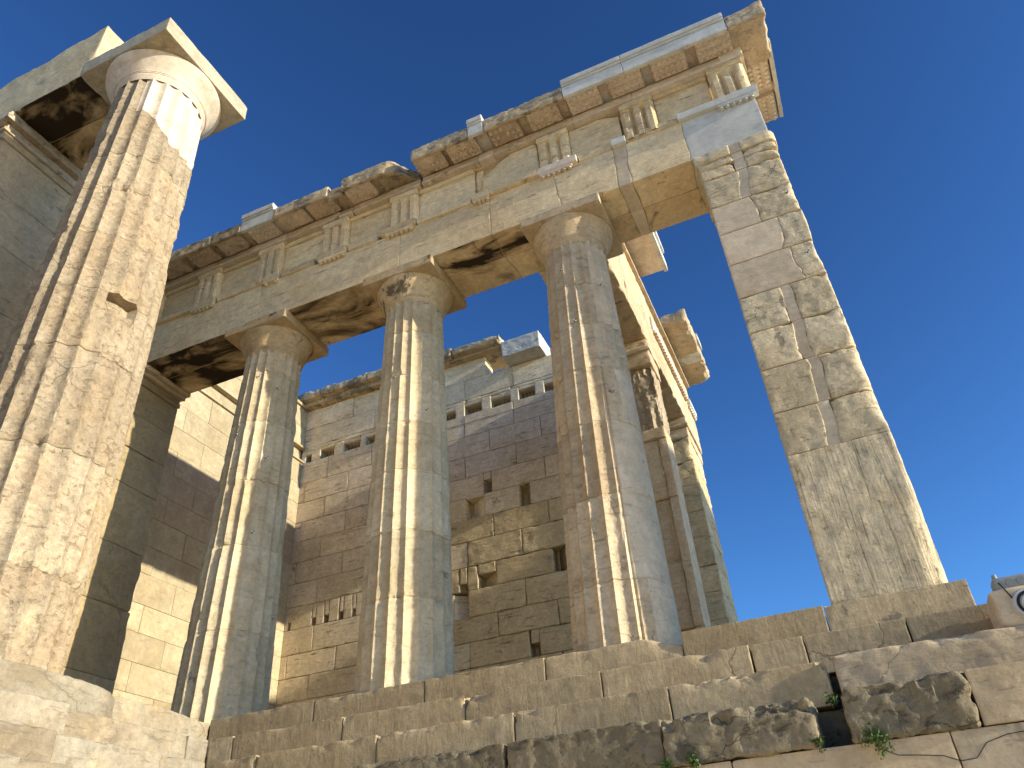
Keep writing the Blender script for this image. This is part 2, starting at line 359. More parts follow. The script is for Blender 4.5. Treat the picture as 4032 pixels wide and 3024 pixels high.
# ------------------------------------------------------------------ columns
def shaft(parent, cx, cy, rz_, z0, z1, ph, dep=.2, nfl=20, m_=12, nz=230, joints=(), erode=.5, spall=0.0, seed=1, mats=None, newmask=None, lean=0.0, flat=None, cut=None):
    """fluted shaft: rz_ = [(z,r)...]; newmask(theta_deg, z) marks rebuilt marble (its own part)"""
    zs = set(np.round(np.linspace(z0, z1, nz), 4))
    for j in joints:
        for d in (-.02, -.008, -.003, .003, .008, .02): zs.add(round(j+d, 4))
    zs = np.array(sorted(z for z in zs if z0 <= z <= z1))
    nt_ = nfl*m_
    th = np.arange(nt_)/nt_*2*math.pi
    TH, Z = np.meshgrid(th, zs, indexing='ij')
    R = np.interp(Z, [a for a, b in rz_], [b for a, b in rz_])
    u = ((TH-ph)/(2*math.pi)*nfl) % 1.0; u = u*2-1
    D = dep*(2*math.pi/nfl)*R
    fade = sstep(z1-Z, 0.0, .07)
    ins = D*(1-u*u)*fade
    unit = np.stack([np.cos(TH)*R, np.sin(TH)*R, Z], -1).reshape(-1, 3)+np.array([cx, cy, 0])
    f1 = fbm(unit, 2.6, 4, seed).reshape(TH.shape); f2 = fbm(unit*np.array([1, 1, .55]), 9, 3, seed+3).reshape(TH.shape)
    f4 = fbm(unit*np.array([1, 1, 1.6]), 16, 3, seed+13).reshape(TH.shape)
    e = D*(.05 + erode*.75*sstep(f1+.45*f2, .20, .70)) + D*.16*np.clip(f4+.3*f2, 0, 1)*erode*1.4
    jd = np.full(TH.shape, 9.0)
    for j in joints: jd = np.minimum(jd, np.abs(Z-j+.006*np.sin(3*TH+j)))
    nm = np.zeros(TH.shape, bool)
    if newmask is not None: nm = newmask((np.degrees(TH)+180) % 360-180, Z)
    e = np.where(nm, D*.06, e)
    ins = np.maximum(ins, e)
    if flat is not None: ins = np.where(flat((np.degrees(TH)+180) % 360-180, Z), np.maximum(D*.18, ins*.25), ins)
    g = .010*np.exp(-(jd/.006)**2) + np.where(nm, 0, .035*sstep(f2+f1, .35, 1.2)*np.exp(-(jd/.05)**2))
    ins = ins+g
    # small offset of the drums against each other
    jj = np.searchsorted(np.array(sorted(joints)) if len(joints) else np.array([99.]), Z)
    rs = np.random.RandomState(seed); offs = rs.uniform(-.006, .006, len(joints)+1)
    ins = ins+offs[jj]
    if spall:
        f3 = fbm(unit, 1.3, 4, seed+50).reshape(TH.shape)
        ins = np.where(nm, ins, ins + spall*sstep(f3, .35, .75) + .012*f2*sstep(f1, 0, .6))
    ins = np.where(nm, ins, ins + (.0020+.0055*erode)*fbm(unit*np.array([1, 1, 2.4]), 20, 3, seed+70).reshape(TH.shape))
    if cut is not None: ins = cut((np.degrees(TH)+180) % 360-180, Z, ins)
    RR = R-ins
    lx = lean*(1-(Z-z0)/(z1-z0))
    V = np.stack([cx+lx+RR*np.cos(TH), cy+RR*np.sin(TH), Z], -1).reshape(-1, 3)
    a, bN = TH.shape; idx = np.arange(a*bN).reshape(a, bN); nx = np.roll(idx, -1, 0)
    F = np.stack([idx[:, :-1], nx[:, :-1], nx[:, 1:], idx[:, 1:]], -1).reshape(-1, 4)
    tn = rs.uniform(0, 1, len(joints)+1)[jj].reshape(-1)
    fm = nm[:, :-1].reshape(-1)
    mb = MB(); Fo = F[~fm]
    mb.add(V, Fo, tn, 0); o = mb.build('shaft', mats[0], parent, 22)
    if fm.any():
        used = np.unique(F[fm]); remap = np.full(len(V), -1); remap[used] = np.arange(len(used))
        mb = MB(); mb.add(V[used], remap[F[fm]], .5, 0); p = mb.build('marble_patch', mats[1], parent, 22)
        p['label'] = 'smooth pale new marble let into the shaft'
    def surf(deg, z):
        t = math.radians(deg); r = np.interp(z, [a for a, b in rz_], [b for a, b in rz_])
        l = lean*(1-(z-z0)/(z1-z0))
        return np.array([cx+l+r*math.cos(t), cy+r*math.sin(t), z]), np.array([math.cos(t), math.sin(t), 0])
    return surf
def target(parent, P, nrm, s=.016):
    n_ = np.array(nrm, float); n_ /= np.linalg.norm(n_); t = np.cross([0, 0, 1], n_); t /= np.linalg.norm(t); b = np.cross(n_, t)
    mb = MB(); P = np.array(P)-n_*.004
    a = math.radians(8); t, b = t*math.cos(a)+b*math.sin(a), b*math.cos(a)-t*math.sin(a)
    for i in (0, 1):
        for j in (0, 1):
            o = P+t*(i-1)*s+b*(j-1)*s
            V = [o, o+t*s, o+t*s+b*s, o+b*s]; V = V+[v+n_*.009 for v in V]
            mb.add(V, [[3, 2, 1, 0], [4, 5, 6, 7], [0, 1, 5, 4], [1, 2, 6, 5], [2, 3, 7, 6], [3, 0, 4, 7]], .5, (i+j) % 2)
    o = mb.build('survey_target', [m_black, m_white], parent); o['label'] = 'small black and white checkered survey target'

HA = 5.86; YA = .504
def wing_column(cx, label, seed, mats, joints, targets, newmask=None, flat=None, erode=.6, spall=0.0, capmat=None, dark=False):
    t = thing('doric_column', (cx-.02, 0, 0), label, 'column', 'fluted columns of the side colonnade')
    sf = shaft(t, cx-.015, 0, [(0, .545), (1.7, .512), (2.7, .488), (4.2, .445), (5.36, .412)], -.02, 5.36, .5*math.pi/10, dep=.235, joints=joints, erode=erode, spall=spall, seed=seed, mats=mats, newmask=newmask, lean=-.045, flat=flat)
    mb = MB(); p = [(.395, 5.30), (.412, 5.335), (.424, 5.36), (.424, 5.375), (.430, 5.378), (.430, 5.39), (.437, 5.393), (.437, 5.405)]
    for k in range(11):
        s = k/10; p.append((.44+.115*math.sin(s*1.35)/math.sin(1.35)*(.35+.65*s), 5.408+.262*s))
    p += [(.558, 5.685), (.553, 5.708), (.53, 5.709)]
    lathe(mb, (cx-.01, 0, 0), p, 96, random.random(), 0, .004, seed+4, +.03 if dark else .008)
    mb.build('echinus', capmat or mats[0], t, 50)
    mb = MB(); block(mb, (cx-.567, -.567, 5.708), (cx+.567, .567, 5.858), r=.006, chip=.05, th=.28, cf=3.2, step=.06, fine=.015, seed=seed+8)
    mb.build('abacus', capmat or mats[0], t)
    for deg, z in targets:
        P, n_ = sf(deg, z); target(t, P, n_)
    return t
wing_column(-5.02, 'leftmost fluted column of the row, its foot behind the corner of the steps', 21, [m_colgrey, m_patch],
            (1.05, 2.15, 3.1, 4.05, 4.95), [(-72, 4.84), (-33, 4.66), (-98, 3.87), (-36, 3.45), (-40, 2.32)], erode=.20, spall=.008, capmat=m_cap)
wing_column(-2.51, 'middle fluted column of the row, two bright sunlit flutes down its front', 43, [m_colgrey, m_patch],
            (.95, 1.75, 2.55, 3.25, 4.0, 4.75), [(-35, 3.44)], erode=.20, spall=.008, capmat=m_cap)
def newC(th, z):
    a = (th > -62-3*np.sin(z*3)) & (th < 20) & (z > .62) & (z < 2.45)
    b = (th > -52) & (th < 30) & (z > 3.9) & (z < 5.36)
    c = (th > -45) & (th < 40) & (z <= .62)
    d = (th > -40+4*np.sin(z*5)) & (th < 15) & (z >= 2.45) & (z < 3.2)
    return a | b | c | d
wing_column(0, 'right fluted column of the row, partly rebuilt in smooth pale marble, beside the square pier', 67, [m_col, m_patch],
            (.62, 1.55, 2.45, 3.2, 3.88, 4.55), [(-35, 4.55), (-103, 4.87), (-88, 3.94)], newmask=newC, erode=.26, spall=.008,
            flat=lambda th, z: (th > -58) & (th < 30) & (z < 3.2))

def big_column():
    cx, cy = -5.2, -2.965
    t = thing('corner_column', (cx, cy, 0), 'huge eroded fluted column at left with a new plain round capital, fully sunlit', 'column')
    jn = (.83, 2.05, 3.25, 4.08, 4.95, 5.77, 6.42, 7.35)
    def nm(th, z):
        low = np.interp(th, [-62, -46, -43, -28, -12, 20, 40, 62], [7.36, 7.36, 7.30, 7.13, 6.93, 6.93, 7.0, 7.36])
        return (th > -62) & (th < 62) & (z > low)
    def cut(th, z, ins):   # square socket and the spalled area below it
        a = (th > -25) & (th < 7) & (z > 3.86) & (z < 4.10)
        ins = np.where(a, np.maximum(ins, .17), ins)
        b = sstep(-np.abs(th-6)/26-np.abs(z-3.55)/.36+.12*np.sin(th*.7+z*9), -1.0, -.8)
        c = sstep(-np.abs(th+2)/20-np.abs(z-5.25)/.42+.15*np.sin(th*.5-z*7), -1.0, -.8)
        return np.maximum(ins, np.maximum(b*.038, c*.055))
    shaft(t, cx, cy, [(-.05, .685), (1.5, .70), (3, .705), (4, .700), (6, .660), (7.3, .63), (8.17, .61)], -.05, 8.17, 0.02, dep=.24, m_=14, nz=460, joints=jn, erode=.46, spall=.022, seed=91, mats=[m_big, m_newcream], newmask=nm, cut=cut)
    mb = MB(); p = [(.59, 8.09), (.615, 8.15), (.625, 8.17), (.625, 8.19), (.634, 8.193), (.634, 8.21), (.643, 8.213), (.643, 8.23)]
    for k in range(13):
        s = k/12; p.append((.647+.16*math.sin(s*1.4)/math.sin(1.4)*(.4+.6*s), 8.235+.235*s))
    p += [(.81, 8.485), (.802, 8.502), (.78, 8.503)]
    lathe(mb, (cx, cy, 0), p, 120, .5, 0, .001, 5, .0); mb.build('echinus', m_newcream, t, 50)
    mb = MB(); block(mb, (cx-.825, cy-.825, 8.50), (cx+.82, cy+.83, 8.81), r=.006, chip=.035, th=.3, cf=5, step=.04, fine=.012, seed=17, rough=.002); mb.build('abacus', m_abacus, t)
    return t
big_column()

# ------------------------------------------------------------------ stepped base of the side wing
def warp_edge(x0, x1, amp=.02, f=3.0, which='both'):
    def w(V):
        V = V.copy(); L = x1-x0; t = (V[:, 0]-x0)/L
        for xb, wt in ((x0, 1-t), (x1, t)):
            if which == 'both' or (which == 'l' and xb == x0) or (which == 'r' and xb == x1):
                V[:, 0] += wt*amp*fbm(np.stack([0*V[:, 2]+xb*7, V[:, 1]*.6, V[:, 2]], -1), f, 3, 77)
        return V
    return w
def wing_steps():
    t = thing('stepped_base', (0, -.6, -1.24), 'long weathered marble steps under the three columns and the square pier', 'steps')
    def row(xs, y, yb, z0, z1, mat, g=.006, **kw):
        for a, b in zip(xs[:-1], xs[1:]):
            mb = MB(); kk = dict(r=.004, chip=.05, th=-.05, cf=8, rough=.0025, rf=3, step=.035, fine=.010, topchip=.05); kk.update(kw)
            dy = random.uniform(-.002, .002)
            block(mb, (a+g, y+dy, z0), (b-g, yb, z1), **kk)
            mb.build('step_block', mat, t)
    row([-4.67, -3.31, -2.01, -.726], -.566, .9, -.305, 0, m_step)
    mb = MB()
    def drop(V):
        V = V.copy(); k = sstep(V[:, 0], .20, .57)*sstep(V[:, 2], -.2, 0)*sstep(-V[:, 1], .1, .5); V[:, 2] -= .10*k; V[:, 1] += .03*k; return V
    block(mb, (-.721, -.566, -.305), (.572, .9, 0), r=.012, chip=.06, th=.1, cf=3.5, rough=.006, step=.05, fine=.014, warp=drop); mb.build('step_block', m_step, t)
    row([.577, 1.81, 2.92], -.566, .9, -.305, 0, m_step, chip=.04, th=.25)
    row([-4.30, -3.993, -2.693, -1.389], -.929, -.5, -.614, -.3075, m_step)
    row([-1.389, -.088, 1.174], -.929, -.5, -.614, -.3075, m_step, chip=.10, th=-.1, cf=5)
    row([1.18, 1.60, 2.36, 3.45], -.915, -.5, -.614, -.3095, m_step, chip=.012, th=.4, rough=.002)
    row([-3.90, -3.336, -2.052, -.747, .552], -1.33, -.9, -.921, -.6165, m_step, chip=.06)
    row([.552, 1.72], -1.33, -.9, -.921, -.6165, m_step, chip=.09, th=.05)
    row([1.765, 3.7], -1.36, -.9, -.921, -.600, m_cream, chip=.05, th=.05, r=.014, rough=.008, topchip=.4)
    row([-3.5, -2.0, -.654], -1.763, -1.3, -1.236, -.9235, m_dark, chip=.10, th=0, rough=.010, rf=9, r=.012, step=.028, cf=5)
    row([-.654, .552], -1.763, -1.3, -1.236, -.9235, m_dark, chip=.12, th=0, rough=.014, rf=8, r=.014, step=.025, cf=5)
    row([.552, 1.58], -1.79, -1.3, -1.236, -.93, m_dark, chip=.13, th=0, rough=.016, rf=8, r=.018, step=.024, cf=5)
    row([1.765, 2.52], -1.78, -1.3, -1.236, -.915, m_dark, chip=.11, th=-.05, rough=.026, rf=7, r=.02, step=.022, cf=5)
    row([2.52, 3.9], -1.765, -1.3, -1.236, -.915, m_cream, chip=.03, th=.2, rough=.006)
    # core that carries the treads
    mb = MB(); box(mb, (-4.6, -.45, -3.8), (2.9, 6.4, -.31)); box(mb, (-4.2, -.85, -3.8), (3.6, -.46, -.63)); box(mb, (-3.8, -1.25, -3.8), (3.8, -.86, -.94))
    mb.build('core', m_dark, t)
    for i in range(8):
        for j in range(4):
            mb2 = MB(); block(mb2, (-8.9+i*1.15, .905+j*1.19, -.3), (-8.9+(i+1)*1.15-.006, .905+(j+1)*1.19-.006, -.01), r=.006, chip=.02, step=.25); mb2.build('floor_slab', m_step, t)
wing_steps()
def low_wall():
    t = thing('retaining_wall', (1, -1.8, -3.7), 'smooth cream marble wall with dark veins below the dark rough step', 'wall')
    xs = [-3.6, -2.1, -.55, .98, 2.325, 3.7, 5.2]
    for z0, z1, off in ((-1.72, -1.245, 0), (-2.25, -1.725, .6), (-2.9, -2.255, 0), (-3.8, -2.905, .6)):
        for a, b in zip(xs[:-1], xs[1:]):
            mb = MB(); block(mb, (a+off+.003, -1.755, z0), (b+off-.003, -1.2, z1), r=.006, chip=.015, th=.4, step=.15, rough=.002); mb.build('wall_block', m_low, t)
    # thin dark crack crossing the face
    pts = [(1.905, -1.262), (1.93, -1.30), (2.0, -1.338), (2.12, -1.352), (2.25, -1.372), (2.33, -1.41), (2.42, -1.405), (2.5, -1.33), (2.62, -1.30), (2.8, -1.29)]
    mb = MB()
    for (x0, z0), (x1, z1) in zip(pts[:-1], pts[1:]):
        d = np.array([x1-x0, z1-z0]); d = d/np.linalg.norm(d); n_ = np.array([-d[1], d[0]])*.002
        y = -1.759
        V = [(x0+n_[0], y, z0+n_[1]), (x0-n_[0], y, z0-n_[1]), (x1-n_[0], y, z1-n_[1]), (x1+n_[0], y, z1+n_[1])]
        V = V+[(a, y+.01, c) for a, b, c in V]
        mb.add(V, [[0, 1, 2, 3], [7, 6, 5, 4], [0, 4, 5, 1], [1, 5, 6, 2], [2, 6, 7, 3], [3, 7, 4, 0]])
    mb.build('thin_cable', m_cable, t)
low_wall()

# ------------------------------------------------------------------ stepped base of the main building (left)
def main_steps():
    t = thing('stepped_base', (-4.8, -3, -1.24), 'sunlit warm marble steps under the huge column at left', 'steps')
    def blk(lo, hi, **kw):
        mb = MB(); kk = dict(r=.010, chip=.07, th=.1, cf=3.4, rough=.009, rf=4, step=.045, fine=.012, topchip=.3); kk.update(kw)
        block(mb, lo, hi, **kk); mb.build('step_block', m_stepw, t)
    def sag(V):
        V = V.copy(); k = sstep(V[:, 1], -2.5, -1.9)*sstep(V[:, 2], -.25, 0); V[:, 2] -= .05*k; V[:, 0] -= .12*sstep(V[:, 1], -2.15, -1.9); return V
    blk((-6.4, -4.9, -.305), (-4.43, -3.27, 0))
    blk((-6.4, -3.265, -.305), (-4.46, -1.93, .0), chip=.10, r=.03, warp=sag)
    def sag2(V):
        V = V.copy(); k = sstep(V[:, 2], -.2, 0); V[:, 2] -= .045*k*sstep(V[:, 1], -1.2, -.6); return V
    blk((-6.4, -1.92, -.305), (-4.665, -.575, .0), chip=.06, warp=sag2)
    for y0, y1, x in ((-5.4, -4.1, -4.20), (-4.1, -2.72, -4.18), (-2.71, -1.22, -4.31), (-1.21, -.935, -4.305)):
        blk((-5.2, y0+.004, -.612), (x, y1-.004, -.308), chip=.04, th=.2)
    for y0, y1, x in ((-5.5, -4.3, -3.84), (-4.3, -3.05, -3.82), (-3.04, -1.9, -3.90), (-1.89, -1.335, -3.92)):
        blk((-4.8, y0+.004, -.919), (x, y1-.004, -.615), chip=.08, th=.05)
    for y0, y1, x in ((-5.6, -3.6, -3.42), (-3.59, -2.4, -3.45), (-2.39, -1.77, -3.5)):
        blk((-4.4, y0+.004, -1.236), (x, y1-.004, -.922), chip=.06)
    mb = MB(); box(mb, (-6.3, -6.0, -3.8), (-4.75, -.46, -.31)); box(mb, (-5, -6, -3.8), (-4.4, -.86, -.63)); box(mb, (-4.7, -6, -3.8), (-4.0, -1.26, -.94)); box(mb, (-4.3, -6, -3.8), (-3.55, -1.7, -1.24)); box(mb, (-12, -6, -3.8), (-6.31, 7, -.31))
    mb.build('core', m_stepw, t)
main_steps()

# ------------------------------------------------------------------ square pier at right
def pier():
    t = thing('stone_pier', (2.35, 0, 0), 'tall free-standing square pier of rough marble blocks, patched in grey, at right', 'pier')
    x0, x1, y0, y1 = 1.88, 2.815, -.52, .50
    def er(V):   # the outer front corner is broken away, most of all low down
        V = V.copy(); z = V[:, 2]
        lim = .012+.13*sstep(-z, -1.1, -.05)+.10*np.clip(-.12+fbm(np.stack([z*0, z*0, z], -1), 2.3, 3, 5), 0, 1)
        s = (x1-V[:, 0])+(V[:, 1]-y0)*.9
        k = np.clip(lim-s, 0, 1)*(.5+.15*fbm(V, 9, 3, 8))
        V[:, 0] -= k*.75; V[:, 1] += k*.75; return V
    mb = MB(); block(mb, (x0, y0, .0), (x1, y1, 1.45), r=.008, chip=.03, rough=.006, step=.035, fine=.012, warp=er); mb.build('orthostate', m_pierbase, t)
    zs = [1.453, 1.94, 2.465, 2.955, 3.45, 3.95, 4.44, 4.90, 5.38]
    split = {1.453: 2.36, 1.94: 2.38, 2.465: 2.37, 2.955: 2.36, 3.45: 2.60, 3.95: 2.52, 4.44: 2.35, 4.90: 2.33}
    for i, (a, b) in enumerate(zip(zs[:-1], zs[1:])):
        sx = split[a]; w = .055 if a < 3.4 or a > 4.8 else .002
        def w2(V, a=a, b=b, sx=sx, w=w):
            V = er(V); wob = .045*fbm(np.stack([V[:, 2]*0+3, V[:, 2]*0, V[:, 2]], -1), 2.6, 3, 12)
            V[:, 0] += wob*(1-np.clip(np.abs(V[:, 0]-sx)/.40, 0, 1)); return V
        leftmat = m_patch if 3.4 < a < 4.5 else m_pier
        ch = dict(r=.008, chip=.03, th=.15, cf=8, rough=.004, rf=8, step=.03, fine=.010)
        if leftmat is m_patch: ch.update(rough=.002, chip=.012, th=.5)
        mb = MB(); block(mb, (x0, y0, a), (sx-w+.001, y1, b-.012), **ch, warp=w2); o = mb.build('pier_block', leftmat, t)
        ch = dict(r=.008, chip=.045, th=.15, cf=8, rough=.005, rf=8, step=.03, fine=.010)
        mb = MB(); block(mb, (sx+w-.001, y0, a), (x1, y1, b-.012), **ch, warp=w2); mb.build('pier_block', m_pier, t)
        if w > .03:
            mb = MB(); block(mb, (sx-w, y0+.006, a), (sx+w, y1, b-.004), r=.003, chip=0, rough=.002, step=.06, warp=w2); o = mb.build('marble_patch', m_patch, t); o['label'] = 'narrow grey marble strip filling a vertical break'
    # worn moulded capital courses
    for z0, z1, ex in ((5.384, 5.56, .0), (5.563, 5.69, .012), (5.693, 5.855, .035)):
        mb = MB(); block(mb, (x0-ex, y0-ex*.6, z0), (2.29, y1+ex, z1), r=.008, chip=.06, th=.05, cf=4, rough=.006, step=.04, fine=.012); mb.build('capital_block', m_pier, t)
        mb = MB(); block(mb, (2.292, y0-ex*.5+.004, z0), (2.43, y1, z1), r=.004, chip=.01, rough=.002, step=.05); mb.build('marble_patch', m_patch, t)
        mb = MB(); block(mb, (2.432, y0-ex*.6, z0), (x1+ex, y1+ex, z1), r=.008, chip=.085, th=-.05, cf=4, rough=.008, step=.04, fine=.012, warp=er); mb.build('capital_block', m_pier, t)
    target(t, (2.745, y0, 4.749), (0, -1, 0)); target(t, (2.72, y0, 3.793), (0, -1, 0))
pier()

# ------------------------------------------------------------------ entablature pieces, built for a front that faces -y
Z_T0, Z_T1, Z_F1 = 6.632, 6.752, 7.42
def regula(x, w=.48, n=6, mats=m_ent, T=None, parent=None, z=Z_T0, worn=.0):
    mb = MB(T); block(mb, (x-w/2, -YA-.055, z-.05), (x+w/2, -YA+.02, z+.004), r=.004, chip=.02*worn+.002, step=.08, fine=.012)
    for k in range(n):
        if worn and random.random() < worn*.4: continue
        cx = x-w/2+(k+.5)*w/n; cyl(mb, (cx, -YA-.027, z-.088), .028, .024, .04, 12)
    return mb.build('regula', mats, parent)
def taenia(x0, x1, mat, parent, T=None, worn=0.0, front=.065):
    mb = MB(T)
    block(mb, (x0, -YA-front, Z_T0), (x1, -YA+.05, Z_T1), r=.004, chip=.004+.075*worn, th=.15-.25*worn, cf=5, rough=.001+.008*worn, step=.04 if worn else .12, fine=.012)
    return mb.build('taenia', mat, parent)
def triglyph(x, mat, parent, T=None, worn=0.3, w=.48, z0=Z_T1+.002, z1=7.32):
    mb = MB(T); yf = -YA-.045; yb = -YA+.06; g = .075; h = w/2
    bx = [-h, -h+.035, -h+.035, -h+.12, -.075-.04, -.075, -.075+.04]  # rough guide only
    prof = [(-h, yb), (-h, yf+.045), (-h+.045, yf), (-.125, yf), (-.08, yf+g), (-.035, yf), (.035, yf), (.08, yf+g), (.125, yf), (h-.045, yf), (h, yf+.045), (h, yb)]
    # refine
    pts = []
    for (a, b), (c, d) in zip(prof[:-1], prof[1:]):
        k = max(1, int(math.hypot(c-a, d-b)/.02))
        for i in range(k): pts.append((a+(c-a)*i/k, b+(d-b)*i/k))
    pts.append(prof[-1]); pts = np.array(pts)
    zz = np.linspace(z0-.09, z1, 28); m = len(pts)
    V = np.zeros((len(zz), m, 3)); V[..., 0] = pts[:, 0]+x; V[..., 1] = pts[:, 1]; V[..., 2] = zz[:, None]
    P = V.reshape(-1, 3); sd = ns()
    top = sstep(z1-P[:, 2], 0, .045)
    dep = (P[:, 1]-yf); inner = (dep > .004) & (np.abs(P[:, 0]-x) < h-.05)
    P[:, 1] = np.where(inner, yf+dep*np.where(P[:, 2] > z1-.03, .0, 1), P[:, 1])
    P[:, 1] += worn*.03*sstep(fbm(P, 5, 3, sd), .1, .9) + .003*fbm(P, 9, 3, sd+1)
    idx = np.arange(len(zz)*m).reshape(len(zz), m)
    F = np.stack([idx[:-1, :-1], idx[:-1, 1:], idx[1:, 1:], idx[1:, :-1]], -1).reshape(-1, 4)
    mb.add(P, F, random.random())
    block(mb, (x-h, yf-.008, z1), (x+h, yb, Z_F1-.003), r=.004, chip=.03*worn+.003, th=.2, step=.08, fine=.012)
    return mb.build('triglyph', mat, parent)
def metope(x0, x1, mat, parent, T=None, chip=.015, th=.35, z1=Z_F1-.003, band=True):
    mb = MB(T); block(mb, (x0, -YA+.05, Z_T1+.002), (x1, -YA+.16, z1 if not band else 7.335), r=.004, chip=chip, th=th, cf=3, rough=.003, step=.08)
    if band: block(mb, (x0, -YA+.012, 7.338), (x1, -YA+.16, Z_F1-.003), r=.004, chip=.02, step=.08)
    return mb.build('metope', mat, parent)
def mutule(x, w, mat, parent, T=None, worn=0.0, z=7.60, y0=-.875, y1=-.56):
    mb = MB(T); block(mb, (x-w/2, y0, z), (x+w/2, y1, z+.115), r=.003, chip=.003+.05*worn, th=.2, cf=5, rough=.001+.006*worn, step=.06, fine=.012)
    for i in range(6):
        for j in range(3):
            if worn and random.random() < worn*.9: continue
            cx = x-w/2+(i+.5)*w/6; cy = y0+(j+.5)*(y1-y0)/3
            cyl(mb, (cx, cy, z-.032), .027, .032, .036, 14)
    return mb.build('mutule', mat, parent)
def cornice(x0, x1, parent, T=None, new=False, worn=.5, muts=(), top=7.82, bottom=7.585, yf=-.93, mat=None, crown=None, sd=None, warp=None, bed=True):
    mat = mat or (m_newcream if new else m_cor); crown = crown or (m_new if new else m_crown)
    mb = MB(T); kw = dict(step=.05, fine=.014)
    if bed:
        block(mb, (x0, -YA-.075, Z_F1), (x1, .2, 7.47), r=.004, chip=.004+.03*worn, **kw)
        block(mb, (x0, -YA-.045, 7.473), (x1, .2, 7.60), r=.004, chip=.004+.02*worn, **kw)
    block(mb, (x0, -.88, 7.70), (x1, .2, 7.75), r=.004, chip=.004, warp=warp, **kw)
    o = mb.build('cornice_block', mat, parent)
    mb = MB(T)
    ch = .006 if new else .03+.13*worn
    block(mb, (x0, yf, bottom), (x1, yf+.055, top-.02), r=.005 if new else .012, chip=ch*.5, th=.15, cf=4, rough=.001 if new else .010, step=.04, fine=.014, warp=warp)
    block(mb, (x0, yf+.01, 7.70), (x1, .25, top), r=.006 if new else .02, chip=ch, th=.0, cf=3.2, rough=.001 if new else .02, rf=6, step=.04, fine=.014, warp=warp)
    if new:
        block(mb, (x0, yf-.012, top-.012), (x1, .2, top+.035), r=.004, chip=.004, step=.1)
        block(mb, (x0, yf-.035, top+.03), (x1, .2, 7.938), r=.006, chip=.006, step=.1)
    mb.build('fascia', crown, o)
    for c in muts: mutule(c, .48, mat, o, T, 0.0 if new else worn)
    return o

